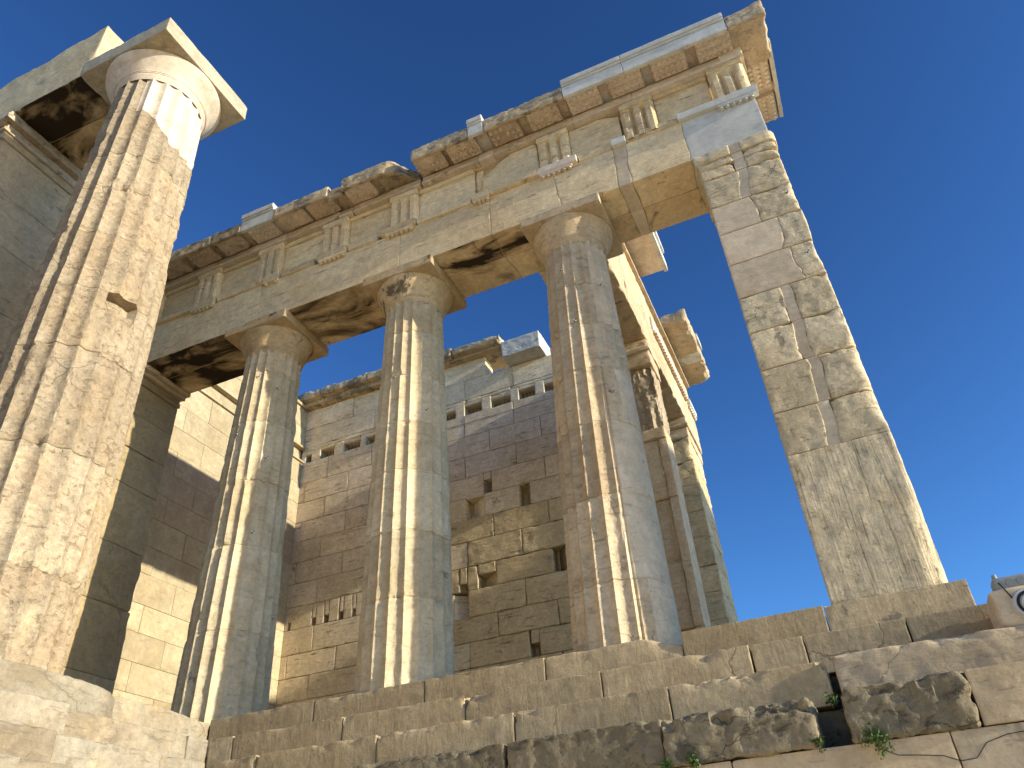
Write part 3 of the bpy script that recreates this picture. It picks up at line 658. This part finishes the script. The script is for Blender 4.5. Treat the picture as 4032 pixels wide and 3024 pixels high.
def facade():
    t = thing('entablature', (-2.4, 0, HA), 'long carved stone entablature carried by the three columns and the square pier', 'entablature')
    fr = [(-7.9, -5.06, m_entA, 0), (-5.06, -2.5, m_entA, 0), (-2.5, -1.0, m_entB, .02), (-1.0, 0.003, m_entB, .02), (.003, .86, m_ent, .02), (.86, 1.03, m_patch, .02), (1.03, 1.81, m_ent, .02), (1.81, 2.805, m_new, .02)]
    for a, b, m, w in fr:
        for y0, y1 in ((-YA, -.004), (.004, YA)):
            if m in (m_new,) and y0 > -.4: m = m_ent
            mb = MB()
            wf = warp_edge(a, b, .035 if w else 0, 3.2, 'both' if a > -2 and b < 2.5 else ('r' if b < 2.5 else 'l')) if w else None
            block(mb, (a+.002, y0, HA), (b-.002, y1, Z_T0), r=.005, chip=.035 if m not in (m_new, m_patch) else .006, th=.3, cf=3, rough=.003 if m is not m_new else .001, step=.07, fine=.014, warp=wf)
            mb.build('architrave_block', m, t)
    mb = MB(); box(mb, (-7.9, -.36, Z_T0), (2.72, .50, Z_F1)); box(mb, (-7.9, -.46, Z_F1), (2.72, .5, 7.70)); mb.build('core', m_ent, t)
    # taenia, regulae
    for a, b, w in ((-7.9, -6.55, .5), (-6.54, -6.0, .35), (-5.95, -5.0, .9), (-4.995, -4.72, .45), (-4.7, -4.05, .95), (-3.99, -3.45, .4), (-3.44, -2.9, .95), (-2.82, -2.22, .4), (-2.2, -1.3, .98), (-1.28, -.99, .5)):
        taenia(a, b, m_ent, t, None, w, .06 if w < .6 else .03)
    taenia(-.985, -.24, m_ent, t, None, .12); taenia(-.235, .355, m_newcream, t, None, .0); taenia(.87, 1.07, m_new, t); taenia(1.80, 2.87, m_new, t)
    taenia(.37, .865, m_ent, t, None, .98, .02); taenia(1.075, 1.795, m_ent, t, None, .98, .02)
    for x, m, w in ((-6.245, m_ent, .5), (-4.86, m_ent, .5), (-3.70, m_ent, .4), (-2.50, m_ent, .4)): regula(x, .48 if x != -4.86 else .26, 6 if x != -4.86 else 3, m, None, t, Z_T0, w)
    regula(-1.13, .27, 4, m_ent, None, t, Z_T0, .1); regula(.04, .48, 6, m_newcream, None, t); regula(2.575, .48, 6, m_new, None, t)
    # frieze
    tg = [-7.5, -6.245, -4.96, -3.70, -2.445, .04, 1.31, 2.575]
    wr = [.3, .35, .3, .25, .25, .9, .7, .6]
    for x, w in zip(tg, wr): triglyph(x, m_ent, t, None, w)
    ed = [(-7.24, -6.50), (-6.0, -5.21), (-4.715, -3.945), (-3.455, -2.69)]
    for a, b in ed: metope(a, b, m_ent, t)
    metope(-2.20, -1.26, m_ent, t, None, .03, .2); 
    mb = MB(); block(mb, (-1.255, -YA+.08, Z_T1), (-1.12, -YA+.3, 7.38), r=.03, chip=.10, th=-.2, cf=6, rough=.02, step=.03); mb.build('broken_triglyph', m_ent, t)
    def cut(V):
        V = V.copy(); k = sstep(-V[:, 0], .55, 1.1)*sstep(V[:, 2], 7.0, 7.42); V[:, 2] -= .24*k; return V
    mb = MB(); block(mb, (-1.11, -YA+.004, Z_T1+.002), (-.215, -YA+.16, 7.415), r=.01, chip=.05, th=.1, cf=3, rough=.004, step=.05, warp=cut); mb.build('metope', m_ent, t)
    def cut2(V):
        V = V.copy(); k = sstep(V[:, 0], .7, 1.06)*sstep(V[:, 2], 7.1, 7.42); V[:, 2] -= .10*k; return V
    mb = MB(); block(mb, (.285, -YA+.03, Z_T1+.002), (1.035, -YA+.16, 7.415), r=.008, chip=.04, th=.2, cf=3, rough=.004, step=.05, warp=cut2); mb.build('metope', m_ent, t)
    metope(1.555, 2.31, m_ent, t)
    # cornice, left to right
    mu = lambda a, b: [c for c in [k*.6275+.025 for k in range(-14, 6)] if c-.22 > a and c+.22 < b]
    cornice(-7.9, -5.95, t, worn=.55, muts=mu(-7.9, -5.95))
    cornice(-5.94, -5.32, t, worn=.5, muts=[-5.64])
    cornice(-5.315, -4.675, t, new=True, worn=0, muts=[-4.99]); 
    cornice(-4.67, -3.62, t, worn=.4, muts=[-4.37, -3.83])
    cornice(-3.61, -3.37, t, worn=.9, muts=[], yf=-.86, top=7.80)
    def rnd(V):
        V = V.copy(); k = sstep(V[:, 0]+.25*fbm(V, 3, 3, 4), -2.75, -2.2); V[:, 2] -= .10*k*sstep(V[:, 2], 7.6, 7.8); V[:, 1] = np.where(V[:, 1] < -.56, V[:, 1]+(-.56-V[:, 1])*k, V[:, 1]); return V
    cornice(-3.36, -2.14, t, worn=.95, muts=[-3.11], warp=rnd, top=7.85)
    cornice(-2.10, -1.135, t, worn=.45, muts=[-1.86, -1.30], top=7.83)
    cornice(-1.13, -.88, t, new=True, worn=0, muts=[])
    cornice(-.875, .385, t, worn=.5, muts=[-.60, .02], top=7.84)
    cornice(.39, 1.29, t, new=True, worn=0, muts=[.645, 1.272-.0]); cornice(1.293, 2.745, t, new=True, worn=0, muts=[1.90, 2.535])
    # corner: raw old block in front, new white return behind it
    mb = MB(); block(mb, (2.75, -.93, 7.60), (3.235, -.20, 7.72), r=.012, chip=.05, th=.1, rough=.006, step=.04)
    o = mb.build('cornice_block', m_cor, t)
    def rise(V):
        V = V.copy(); V[:, 2] += .07*sstep(V[:, 0], 2.95, 3.2)*sstep(V[:, 2], 7.75, 7.85); return V
    mb = MB(); block(mb, (2.75, -.93, 7.595), (3.26, -.87, 7.85), r=.02, chip=.05, th=.0, rough=.012, step=.035, warp=rise)
    block(mb, (2.75, -.90, 7.70), (3.26, .30, 7.88), r=.02, chip=.10, th=-.1, rough=.025, step=.035, warp=rise); mb.build('fascia', m_crown, o)
    mb = MB(); block(mb, (2.70, -.24, 7.70), (3.235, .86, 7.80), r=.005, chip=.006, step=.1)
    block(mb, (2.55, -.58, 7.42), (2.86, .52, 7.60), r=.005, chip=.02, step=.08)
    o = mb.build('cornice_block', m_newcream, t)
    R = np.eye(4); R[:3, :3] = [[0, -1, 0], [1, 0, 0], [0, 0, 1]]; R[0, 3] = 2.30
    for c in (.02, .62): mutule(c, .46, m_newcream, o, R)
    mb = MB(); block(mb, (3.20, -.30, 7.60), (3.255, .86, 7.83), r=.004, chip=.004, step=.1); block(mb, (2.9, -.30, 7.825), (3.29, .55, 7.93), r=.006, chip=.006, step=.1); mb.build('fascia', m_new, o)
    # upper backing course, rough
    mb = MB(); block(mb, (-7.9, -.40, 7.72), (2.9, .48, 7.80), r=.02, chip=.08, th=0, rough=.02, step=.08); mb.build('backing_course', m_crown, t)
facade()

# ------------------------------------------------------------------ entablature of the west side (runs back from the right column)
def return_side():
    t = thing('entablature', (0, 3.6, HA), 'sunlit damaged entablature running back behind the right column', 'entablature')
    R = np.eye(4); R[:3, :3] = [[0, -1, 0], [1, 0, 0], [0, 0, 1]]; R[0, 3] = .29-YA   # local x -> world y, local -y -> world +x
    for a, b in ((.52, 1.75), (1.75, 3.05), (3.05, 4.4), (4.4, 5.65), (5.65, 7.08)):
        for y0, y1 in ((-YA, -.02), (.02, YA)):
            mb = MB(R); block(mb, (a+.002, y0, HA), (b-.002, y1, Z_T0), r=.008, chip=.08, th=.05, cf=3, rough=.010, rf=7, step=.06, fine=.016); mb.build('architrave_block', m_col if y0 < -.1 else m_entB, t)
    mb = MB(R); box(mb, (.53, -.36, Z_T0), (7.0, .50, 7.40)); mb.build('core', m_col, t)
    for a, b in ((.53, 1.8), (1.81, 3.0), (3.01, 3.66)):
        mb = MB(R); block(mb, (a, -YA+.01, Z_T0), (b, -YA+.2, 7.41), r=.01, chip=.06, th=.1, cf=3.5, rough=.014, rf=9, step=.05); mb.build('frieze_block', m_col, t)
    mb = MB(R); block(mb, (3.67, -YA-.03, Z_T0+.01), (6.0, -YA+.2, 6.98), r=.004, chip=.004, step=.1); mb.build('taenia', m_new, t)
    mb = MB(R); block(mb, (3.67, -YA+.02, 6.985), (7.05, -YA+.2, 7.41), r=.01, chip=.04, rough=.008, step=.06); mb.build('frieze_block', m_col, t)
    mb = MB(R); block(mb, (6.0, -YA-.0, Z_T0), (7.05, -YA+.2, 6.98), r=.01, chip=.05, rough=.008, step=.06); mb.build('frieze_block', m_col, t)
    mb = MB(R); n = 24
    for k in range(n):
        y = 3.7+k*.105; cyl(mb, (y, -YA-.03, Z_T0-.055), .045, .040, .07, 10)
    mb.build('guttae', m_cor, t)
    regula(6.72, .62, 6, m_new, R, t, Z_T0+.02)
    mb = MB(R); block(mb, (6.4, -YA-.07, Z_T0+.03), (7.05, -YA+.02, Z_T1+.03), r=.004, chip=.005, step=.1); mb.build('taenia', m_new, t)
    # mouldings under the cornice
    for a, b in ((.53, 3.35), (3.36, 5.0), (5.01, 7.0)):
        mb = MB(R); block(mb, (a, -YA-.06, 7.42), (b, .4, 7.48), r=.006, chip=.03, rough=.004, step=.06); block(mb, (a, -YA-.02, 7.483), (b, .4, 7.62), r=.006, chip=.05, th=.0, rough=.01, step=.05); mb.build('bed_moulding', m_cor if a < 1 else m_col, t)
    mb = MB(R); block(mb, (.9, -1.02, 7.66), (3.33, .35, 7.80), r=.006, chip=.01, step=.1); o = mb.build('cornice_block', m_newcream, t)
    mb = MB(R); block(mb, (.9, -1.055, 7.63), (3.36, -.99, 7.82), r=.005, chip=.004, step=.1); block(mb, (.9, -1.09, 7.815), (3.08, .3, 7.93), r=.006, chip=.004, step=.1); mb.build('fascia', m_new, o)
    mb = MB(R); block(mb, (3.36, -YA+.02, 7.62), (5.05, .35, 7.72), r=.02, chip=.08, th=-.1, cf=4, rough=.02, step=.05); mb.build('cornice_block', m_col, t)
    def bk(V):
        V = V.copy(); o = np.clip((.29+.05)*0+V[:, 0]-.35, 0, 1)   # world x beyond the face
        V[:, 1] += .45*o*(1-sstep(V[:, 1], 4.9, 5.6)); V[:, 1] -= .5*o*sstep(V[:, 1], 6.6, 7.3); return V
    mb = MB(R); block(mb, (4.9, -1.03, 7.62), (7.25, .35, 7.92), r=.02, chip=.12, th=-.1, cf=3, rough=.03, rf=4, step=.045); o = mb.build('cornice_block', m_col, t)
    mb = MB(R); block(mb, (6.05, -1.0, 7.612), (6.40, -.55, 7.64), r=.004, chip=.01, step=.05); mb.build('marble_patch', m_new, o)
    mb = MB(R); block(mb, (5.85, -1.08, 7.80), (6.3, -.95, 7.95), r=.006, chip=.004, step=.1); mb.build('fascia', m_new, o)
return_side()

# ------------------------------------------------------------------ pillars of the west side
def mid_pillar():
    t = thing('pillar', (-.1, 3.05, 0), 'battered rectangular pillar just behind the right column, splintered upper half', 'pillar')
    xr, xl, y0, y1 = .27, -.55, 2.80, 3.36
    mb = MB(); block(mb, (xl, y0-.03, 5.33), (xr+.02, y1+.05, 5.60), r=.008, chip=.05, th=.1, rough=.006, step=.045); block(mb, (xl, y0-.07, 5.60), (xr+.05, y1+.07, 5.70), r=.008, chip=.05, step=.045); block(mb, (xl, y0-.04, 5.70), (xr+.04, y1+.07, 5.86), r=.02, chip=.10, th=-.1, step=.04); mb.build('capital', m_col, t)
    def spl(V):
        V = V.copy(); r_ = fbm(V*np.array([7, 7, .9]), 1.5, 4, 61); f = (V[:, 1] < y0+.12)
        V[:, 1] += np.where(f, .05*r_+.03*np.abs(fbm(V*np.array([9, 9, 2]), 2.5, 3, 62)), 0); return V
    mb = MB(); block(mb, (xl, y0+.05, 4.12), (xr, y1, 5.325), r=.02, chip=.06, th=0, rough=.02, rf=9, step=.03, warp=spl); mb.build('shaft', m_big, t)
    mb = MB(); block(mb, (xl, y0-.03, 3.93), (xr+.01, y1, 4.115), r=.008, chip=.03, rough=.005, step=.05); mb.build('shaft', m_col, t)
    for a, b, d in ((2.95, 3.925, .0), (1.96, 2.945, .05), (1.05, 1.955, .0), (0, 1.045, .06)):
        mb = MB(); block(mb, (xl, y0+.02+d, a), (xr-.12, y1, b), r=.01, chip=.04, rough=.010, step=.05); block(mb, (xr-.118, y0+d*.3, a), (xr+.012, y1, b), r=.008, chip=.03, rough=.004, step=.06); mb.build('shaft', m_col, t)
mid_pillar()
def rear_pier():
    t = thing('stone_pier', (-.2, 6.1, 0), 'tall farther pier at the far end behind the splintered pillar, flaking bands', 'pier')
    zs = [0, .9, 1.915, 2.39, 2.86, 3.39, 3.88, 4.41, 4.90, 5.40]
    for a, b in zip(zs[:-1], zs[1:]):
        mb = MB(); block(mb, (-.9, 5.54, a+.003), (.27, 6.75, b-.003), r=.012, chip=.07, th=.05, cf=3.5, rough=.012, rf=6, step=.05); mb.build('pier_block', m_wallrough, t)
    for z0, z1, e in ((5.403, 5.62, .015), (5.623, 5.72, .05), (5.723, 5.857, .03)):
        mb = MB(); block(mb, (-.9, 5.54-e, z0), (.27+e, 6.8, z1), r=.01, chip=.05, rough=.005, step=.06); mb.build('capital_block', m_col, t)
rear_pier()

# ------------------------------------------------------------------ back wall
LV = [-.02, .48, .96, 1.44, 1.915, 2.39, 2.86, 3.39, 3.88, 4.41, 4.90, 5.40, 5.886, 6.39, 6.90, 7.47]
def back_wall():
    t = thing('back_wall', (-4, 5.9, 0), 'shaded back wall of big marble blocks with a row of barred square holes', 'wall')
    YB = 5.66
    A0, B0, sp = -8.14, -7.535, 1.2055
    mb = MB()
    sock = [(-4.506, -4.10, 4.90, 5.36, 'r'), (-3.293, -3.08, 4.90, 5.37, 'r'), (-4.30, -3.87, 3.42, 3.66, 'r'), (-2.723, -2.47, 3.40, 3.86, 'r'), (-4.70, -4.54, 3.40, 3.54, 'l'), (-4.84, -4.50, 2.88, 3.36, 'l'), (-3.293, -3.12, 1.94, 2.15, 'r'), (-4.10, -3.93, 5.41, 5.72, 'l')]
    small = [(-8.80, -8.58), (-8.20, -8.10), (-7.90, -7.78), (-7.52, -7.42), (-7.20, -7.12)]
    for i, (z0, z1) in enumerate(zip(LV[:-1], LV[1:])):
        k = len(LV)-2-i
        s0 = A0 if k % 2 == 0 else B0
        xs = [-8.95] + [x for x in [s0+sp*j for j in range(-2, 9)] if -8.8 < x < -.3] + [0.0]
        for a, b in zip(xs[:-1], xs[1:]):
            rgh = (z1 < 4.95 and a > -5.6)
            kw = dict(r=.005, chip=.02, th=.3, cf=6, rough=.003, step=.13)
            if rgh: kw = dict(r=.010, chip=.035, th=.1, cf=6, rough=.006, rf=5, step=.05)
            ss = [s for s in sock if s[0] > a-.3 and s[1] < b+.3 and z0-.02 < s[2] < z1]
            ya = YB+random.uniform(-.004, .004) - (.012 if rgh else 0)
            mt = 1 if rgh else 0
            pieces = [(a, b, z0, z1)]
            if z0 == 3.39 and a < -6.6:
                pieces = []; cur = a
                for p, q in small:
                    if a-.05 <= p < b:
                        if p > cur+.02: pieces.append((cur, p, z0, z1))
                        pieces.append((p, min(q, b), z0+.17, z1)); cur = min(q, b)
                if cur < b-.02: pieces.append((cur, b, z0, z1))
            for s in ss:
                out = []
                for (p, q, c, d) in pieces:
                    if s[0] < q and s[1] > p:
                        L, Rr = max(p, s[0]), min(q, s[1])
                        if L > p+.03: out.append((p, L, c, d))
                        if q > Rr+.03: out.append((Rr, q, c, d))
                        if d-s[3] > .04: out.append((L, Rr, s[3], d))
                        if s[2]-c > .06: out.append((L, Rr, c, s[2]))
                    else: out.append((p, q, c, d))
                pieces = out
            tn = random.random()
            for (p, q, c, d) in pieces:
                block(mb, (p+.006, ya, c+.006), (q-.006, YB+.28, d-.004), tone=tn, mat=mt, skip='y+', **kw)
            for s in ss:      # slanting side of a socket
                V = [(s[1], YB+.002, s[2]), (s[1], YB+.002, s[3]), (s[0]+.05, YB+.26, s[3]), (s[0]+.05, YB+.26, s[2])] if s[4] == 'r' else [(s[0], YB+.002, s[3]), (s[0], YB+.002, s[2]), (s[1]-.05, YB+.26, s[2]), (s[1]-.05, YB+.26, s[3])]
                mb.add(V, [[3, 2, 1, 0]], tn, mt)
    # course of beam holes
    H0, H1 = 7.47, 7.80
    per = .655; holes = [(-8.83, -8.61)] + [(-8.458+per*j, -7.925+per*j) for j in range(0, 12) if j not in (4,)] 
    holes = [(h[0]+random.uniform(0, .07), h[1]-random.uniform(0, .09)) for h in holes if h[1] < -.1]
    xs = [-8.95]
    for h in holes:
        xs += [h[0], h[1]]
        block(mb, (h[0]-.01, YB+.012, H0+random.uniform(.20, .30)), (h[1]+.01, YB+.28, H1), r=.015, chip=.05, th=0, step=.05, skip='y+')
    xs.append(0.0)
    for a, b in zip(xs[0::2], xs[1::2]):
        block(mb, (a, YB+.005, H0), (b, YB+.28, H1), r=.01, chip=.04, th=.1, step=.06, skip='y+')
    for j in range(8): block(mb, (-8.95+j*1.12, YB+.008, H1), (-8.95+(j+1)*1.12-.006, YB+.28, 7.885), r=.008, chip=.045, th=.0, step=.05, skip='y+')
    block(mb, (-8.95, YB-.012, 7.26), (0, YB+.1, 7.272), r=.003, chip=0, step=.3)
    for z0, z1, s0 in ((7.89, 8.42, -8.14+.04), (8.425, 8.985, -7.535)):
        xs = [-8.95]+[s0+sp*j for j in range(8) if s0+sp*j > -8.8]; xs = [x for x in xs if x < -1.2]+[-.9]
        for a, b in zip(xs[:-1], xs[1:]):
            if z0 > 8.4 and a > -4.0: continue
            block(mb, (a+.003, YB+random.uniform(-.006, .012), z0), (b-.003, YB+.4, z1), r=.008, chip=.05, th=.2, step=.1, skip='y+')
    mb.build('masonry', [m_wall, m_wallrough], t)
    mb = MB(); box(mb, (-8.95, YB+.26, -.3), (-.85, 6.45, 7.88)); box(mb, (-8.95, YB+.38, 7.88), (-.95, 6.45, 8.40)); box(mb, (-8.95, YB+.38, 8.4), (-4.2, 6.45, 8.97)); mb.build('core', m_wallrough, t)
    for k, (a, b, z1, top) in enumerate(((-9.4, -8.3, 9.30, 0), (-8.29, -6.95, 9.31, 0), (-6.94, -5.6, 9.30, 0), (-5.59, -4.65, 9.22, .03), (-4.64, -3.4, 9.16, .05))):
        mb = MB(); block(mb, (a, 5.42-.12, 9.10-(.10 if k > 2 else 0)), (b, 6.4, z1), r=.02, chip=.08, th=0, rough=.02, rf=7, step=.045); block(mb, (a, 5.47, 8.99-(.05 if k > 2 else 0)), (b, 6.3, 9.11), r=.01, chip=.04, rough=.006, step=.06); mb.build('coping_block', m_crown, t)
    for h in holes:
        mb = MB(); n = 9
        for i in range(n):
            x = h[0]+.04+(h[1]-h[0]-.08)*i/(n-1); dx = .03*(1 if i % 2 else -1); zt = H0+.17
            V = [(x-.003, YB+.06, H0), (x+.003, YB+.06, H0), (x+dx+.003, YB+.06, zt), (x+dx-.003, YB+.06, zt)]
            V += [(p, q+.006, r) for p, q, r in V]
            mb.add(V, [[0, 1, 2, 3], [7, 6, 5, 4], [0, 4, 5, 1], [1, 5, 6, 2], [2, 6, 7, 3], [3, 7, 4, 0]])
        mb.build('bird_spikes', m_wire, t)
back_wall()
mb = MB(); block(mb, (-3.33, 5.25, 8.43), (-2.42, 6.0, 8.86), r=.008, chip=.02, th=.3, rough=.008, rf=12, step=.05)
o = mb.build('marble_block', stone('picked_white_marble', (.62, .60, .55), (.56, .53, .47), bump=1.0, pit=.35, streak_amt=.1, orange=0, fine=.7)); tag(o, 'squared white marble block with picked face lying on the back wall top', 'stone block')

# ------------------------------------------------------------------ left (east) side wall of the wing, catching the sun
def side_wall():
    t = thing('side_wall', (-9.1, 3, 0), 'pale sunlit side wall of smooth blocks meeting the back wall in the left corner', 'wall')
    X = -8.9; mb = MB()
    lv = LV[:-1]+[7.47]
    for i, (z0, z1) in enumerate(zip(lv[:-1], lv[1:])):
        s0 = .75 if i % 2 else 1.36
        ys = [.2]+[s0+1.2*j for j in range(5) if s0+1.2*j < 5.3]+[5.66]
        for a, b in zip(ys[:-1], ys[1:]):
            block(mb, (X-.3, a+.0025, z0+.0025), (X+random.uniform(-.004, .004), b-.0025, z1-.0025), r=.004, chip=.010, th=.4, rough=.0015, step=.2, skip='x-')
    for z0, z1, dx in ((7.475, 7.52, .05), (7.525, 7.84, -.07), (7.845, 7.90, .06), (7.905, 8.42, 0), (8.425, 8.97, .0), (8.975, 9.05, .06)):
        ys = [.2, 1.5, 2.8, 4.2, 5.66]
        for a, b in zip(ys[:-1], ys[1:]):
            block(mb, (X-.4, a+.002, z0), (X+dx, b-.002, z1), r=.006, chip=.05 if dx > 0 else .02, th=.1, rough=.006, step=.08, skip='x-')
    mb.build('masonry', m_side, t)
    mb = MB(); block(mb, (-9.3, 5.3, 9.06), (-8.95, 5.66, 9.25), r=.05, chip=.05, step=.05); mb.build('coping_block', m_new, t)
    mb = MB(); box(mb, (-12, .25, -.3), (-9.15, 6.6, 8.9)); mb.build('core', m_side, t)
side_wall()
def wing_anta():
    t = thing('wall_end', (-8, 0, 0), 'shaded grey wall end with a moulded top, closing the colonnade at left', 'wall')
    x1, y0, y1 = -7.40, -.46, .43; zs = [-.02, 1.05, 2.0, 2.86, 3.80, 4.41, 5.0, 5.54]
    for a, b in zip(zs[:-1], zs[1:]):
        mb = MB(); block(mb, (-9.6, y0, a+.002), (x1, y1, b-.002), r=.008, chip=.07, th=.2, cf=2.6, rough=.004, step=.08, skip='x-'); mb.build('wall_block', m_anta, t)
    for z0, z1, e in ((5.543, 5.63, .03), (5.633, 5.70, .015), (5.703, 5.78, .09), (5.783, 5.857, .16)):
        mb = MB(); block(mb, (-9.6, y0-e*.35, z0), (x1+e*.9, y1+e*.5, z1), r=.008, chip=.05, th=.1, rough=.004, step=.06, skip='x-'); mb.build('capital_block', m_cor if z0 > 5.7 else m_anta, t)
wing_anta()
def main_anta():
    t = thing('wall_end', (-8.4, -3, 0), 'big shaded wall end with moulded top at the far left edge', 'wall')
    x1, y0, y1 = -7.72, -3.60, -2.34
    zs = [-.02, 1.2, 2.3, 3.4, 4.5, 5.5, 6.5, 7.35, 8.26]
    for i, (a, b) in enumerate(zip(zs[:-1], zs[1:])):
        mb = MB(); block(mb, (-12, y0, a+.002), (x1, y1, b-.002), r=.006, chip=.03, rough=.003, step=.12, skip='x-'); mb.build('wall_block', m_anta_big, t)
    for z0, z1, e in ((8.263, 8.40, .03), (8.403, 8.47, .07), (8.473, 8.60, .02), (8.603, 8.70, .13), (8.703, 8.807, .09)):
        mb = MB(); block(mb, (-12, y0-e, z0), (x1+e, y1+e*.5, z1), r=.008, chip=.04, th=.2, rough=.004, step=.06, skip='x-'); mb.build('capital_block', m_cor if z0 > 8.4 else m_anta_big, t)
main_anta()
def main_beam():
    t = thing('architrave_beam', (-8, -3, 8.81), 'huge broken beam resting on the corner column at upper left, black crust underneath', 'beam')
    def rag(V):
        V = V.copy(); k = sstep(V[:, 2], 9.6, 10.1)
        V[:, 2] += k*(.10*fbm(np.stack([V[:, 0], V[:, 1]*.6, 0*V[:, 0]], -1), 1.6, 4, 9) - .16*sstep(-V[:, 0], 6.6, 9.5)); return V
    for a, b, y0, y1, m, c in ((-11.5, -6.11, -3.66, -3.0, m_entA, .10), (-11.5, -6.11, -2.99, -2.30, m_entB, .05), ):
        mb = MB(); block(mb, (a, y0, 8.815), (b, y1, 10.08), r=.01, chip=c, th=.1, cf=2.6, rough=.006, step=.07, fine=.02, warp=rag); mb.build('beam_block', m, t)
    mb = MB(); block(mb, (-6.10, -3.58, 8.815), (-5.5, -2.4, 9.3), r=.01, chip=.03, step=.1); mb.build('beam_block', m_ent, t)
main_beam()

# ------------------------------------------------------------------ small things at the right edge
mb = MB(); block(mb, (2.91, -1.30, -.598), (3.75, -.93, -.335), r=.012, chip=.04, th=.2, rough=.004, step=.05)
o = mb.build('marble_block', m_patch); tag(o, 'pale squared marble block at the right edge carrying the grey lamp fittings', 'stone block')
t = thing('junction_box', (3.1, -1.25, -.335), 'grey plastic electrical box with three round knockouts on the pale block', 'junction box')
mb = MB(); block(mb, (2.965, -1.27, -.333), (3.20, -1.12, -.245), r=.012, chip=0, rough=0, step=.1); mb.build('housing', m_boxgrey, t)
for x in (2.995, 3.07, 3.14):
    mb = MB(); cyl(mb, (x, -1.268, -.292), .030, .028, .006, 24, axis_='y'); mb.build('knockout', m_knock, t)
mb = MB(); cyl(mb, (3.0, -1.2, -.25), .022, .016, .045, 16); mb.build('gland', m_boxgrey, t)
t = thing('floodlight', (3.12, -1.31, -.47), 'round pale lamp with a dark ring at the right edge of the picture', 'lamp')
mb = MB(); cyl(mb, (3.125, -1.302, -.47), .115, .10, .045, 40, axis_='y'); mb.build('housing', m_lamp, t)
mb = MB(); n = 40
for k in range(n):
    a0, a1 = 2*math.pi*k/n, 2*math.pi*(k+1)/n
    P = lambda r, a, y: (3.125+r*math.cos(a), y, -.47+r*math.sin(a))
    mb.add([P(.085, a0, -1.352), P(.085, a1, -1.352), P(.066, a1, -1.352), P(.066, a0, -1.352), P(.085, a0, -1.34), P(.085, a1, -1.34), P(.066, a1, -1.34), P(.066, a0, -1.34)], [[0, 1, 2, 3], [0, 4, 5, 1], [2, 6, 7, 3]])
mb.build('gasket', m_ring, t)
mb = MB(); cyl(mb, (3.125, -1.345, -.47), .064, .055, .02, 32, axis_='y'); mb.build('lens', m_lamp, t)
mb = MB(); cyl(mb, (3.118, -1.363, -.455), .02, .02, .006, 20, axis_='y'); cyl(mb, (3.122, -1.363, -.50), .016, .016, .006, 20, axis_='y'); mb.build('led', m_ring, t)
mb = MB(); pts = [(2.998, -1.276, -.285), (3.01, -1.30, -.33), (3.022, -1.315, -.38), (3.035, -1.32, -.42), (3.055, -1.325, -.452), (3.075, -1.325, -.465)]
for p, q in zip(pts[:-1], pts[1:]):
    p, q = np.array(p), np.array(q); d = (q-p)/np.linalg.norm(q-p); u = np.cross(d, [0, 1, 0]); u /= np.linalg.norm(u); v = np.cross(d, u); V = []
    for c in (p, q):
        for a in range(6): V.append(c+.0045*(u*math.cos(a*math.pi/3)+v*math.sin(a*math.pi/3)))
    mb.add(V, [[i, 6+i, 6+(i+1) % 6, (i+1) % 6] for i in range(6)])
mb.build('cable', m_cable, t)

# ------------------------------------------------------------------ weeds in the joints
def weed(x, y, z, h, n, label):
    t = thing('weed', (x, y, z), label, 'plant', 'weeds growing in the step joints'); rs = np.random.RandomState(int(abs(x)*1000)); mb = MB(); ms = MB()
    for k in range(n):
        d = np.array([rs.normal(0, .6), -abs(rs.normal(.35, .3)), rs.normal(.05, .6)]); d /= np.linalg.norm(d); L = h*rs.uniform(.3, 1)
        tip = np.array([x, y, z])+d*L; b = np.array([x+rs.normal(0, h*.25), y+.01, z])
        ms.add([b, b+[.003, 0, 0], tip+[.002, 0, 0], tip], [[0, 1, 2, 3]])
        for j in range(9):
            c = b+(tip-b)*rs.uniform(.25, 1)+rs.normal(0, .011, 3); s = rs.uniform(.008, .017)
            u = rs.normal(0, 1, 3); u /= np.linalg.norm(u); v = np.cross(u, rs.normal(0, 1, 3)); v /= np.linalg.norm(v); w_ = np.cross(u, v)
            mb.add([c-u*s, c+v*s*.55+w_*s*.2, c+u*s*1.1, c-v*s*.55+w_*s*.2], [[0, 1, 2, 3]])
    mb.build('leaves', m_leaf, t); ms.build('stems', m_leaf, t)
weed(1.90, -1.80, -1.25, .13, 26, 'bushiest green weed below the right dark rough block')
weed(1.70, -1.50, -.93, .07, 10, 'green weed deep in the gap between the two dark rough blocks')
weed(.56, -1.79, -1.235, .06, 10, 'small weed under the joint of two dark step blocks, left of the other')
weed(.735, -1.80, -1.235, .07, 11, 'small sprawling weed on the ledge under the dark step, right of a joint')
weed(1.56, -1.78, -1.21, .07, 12, 'low weed at the broken right foot of the dark step block')
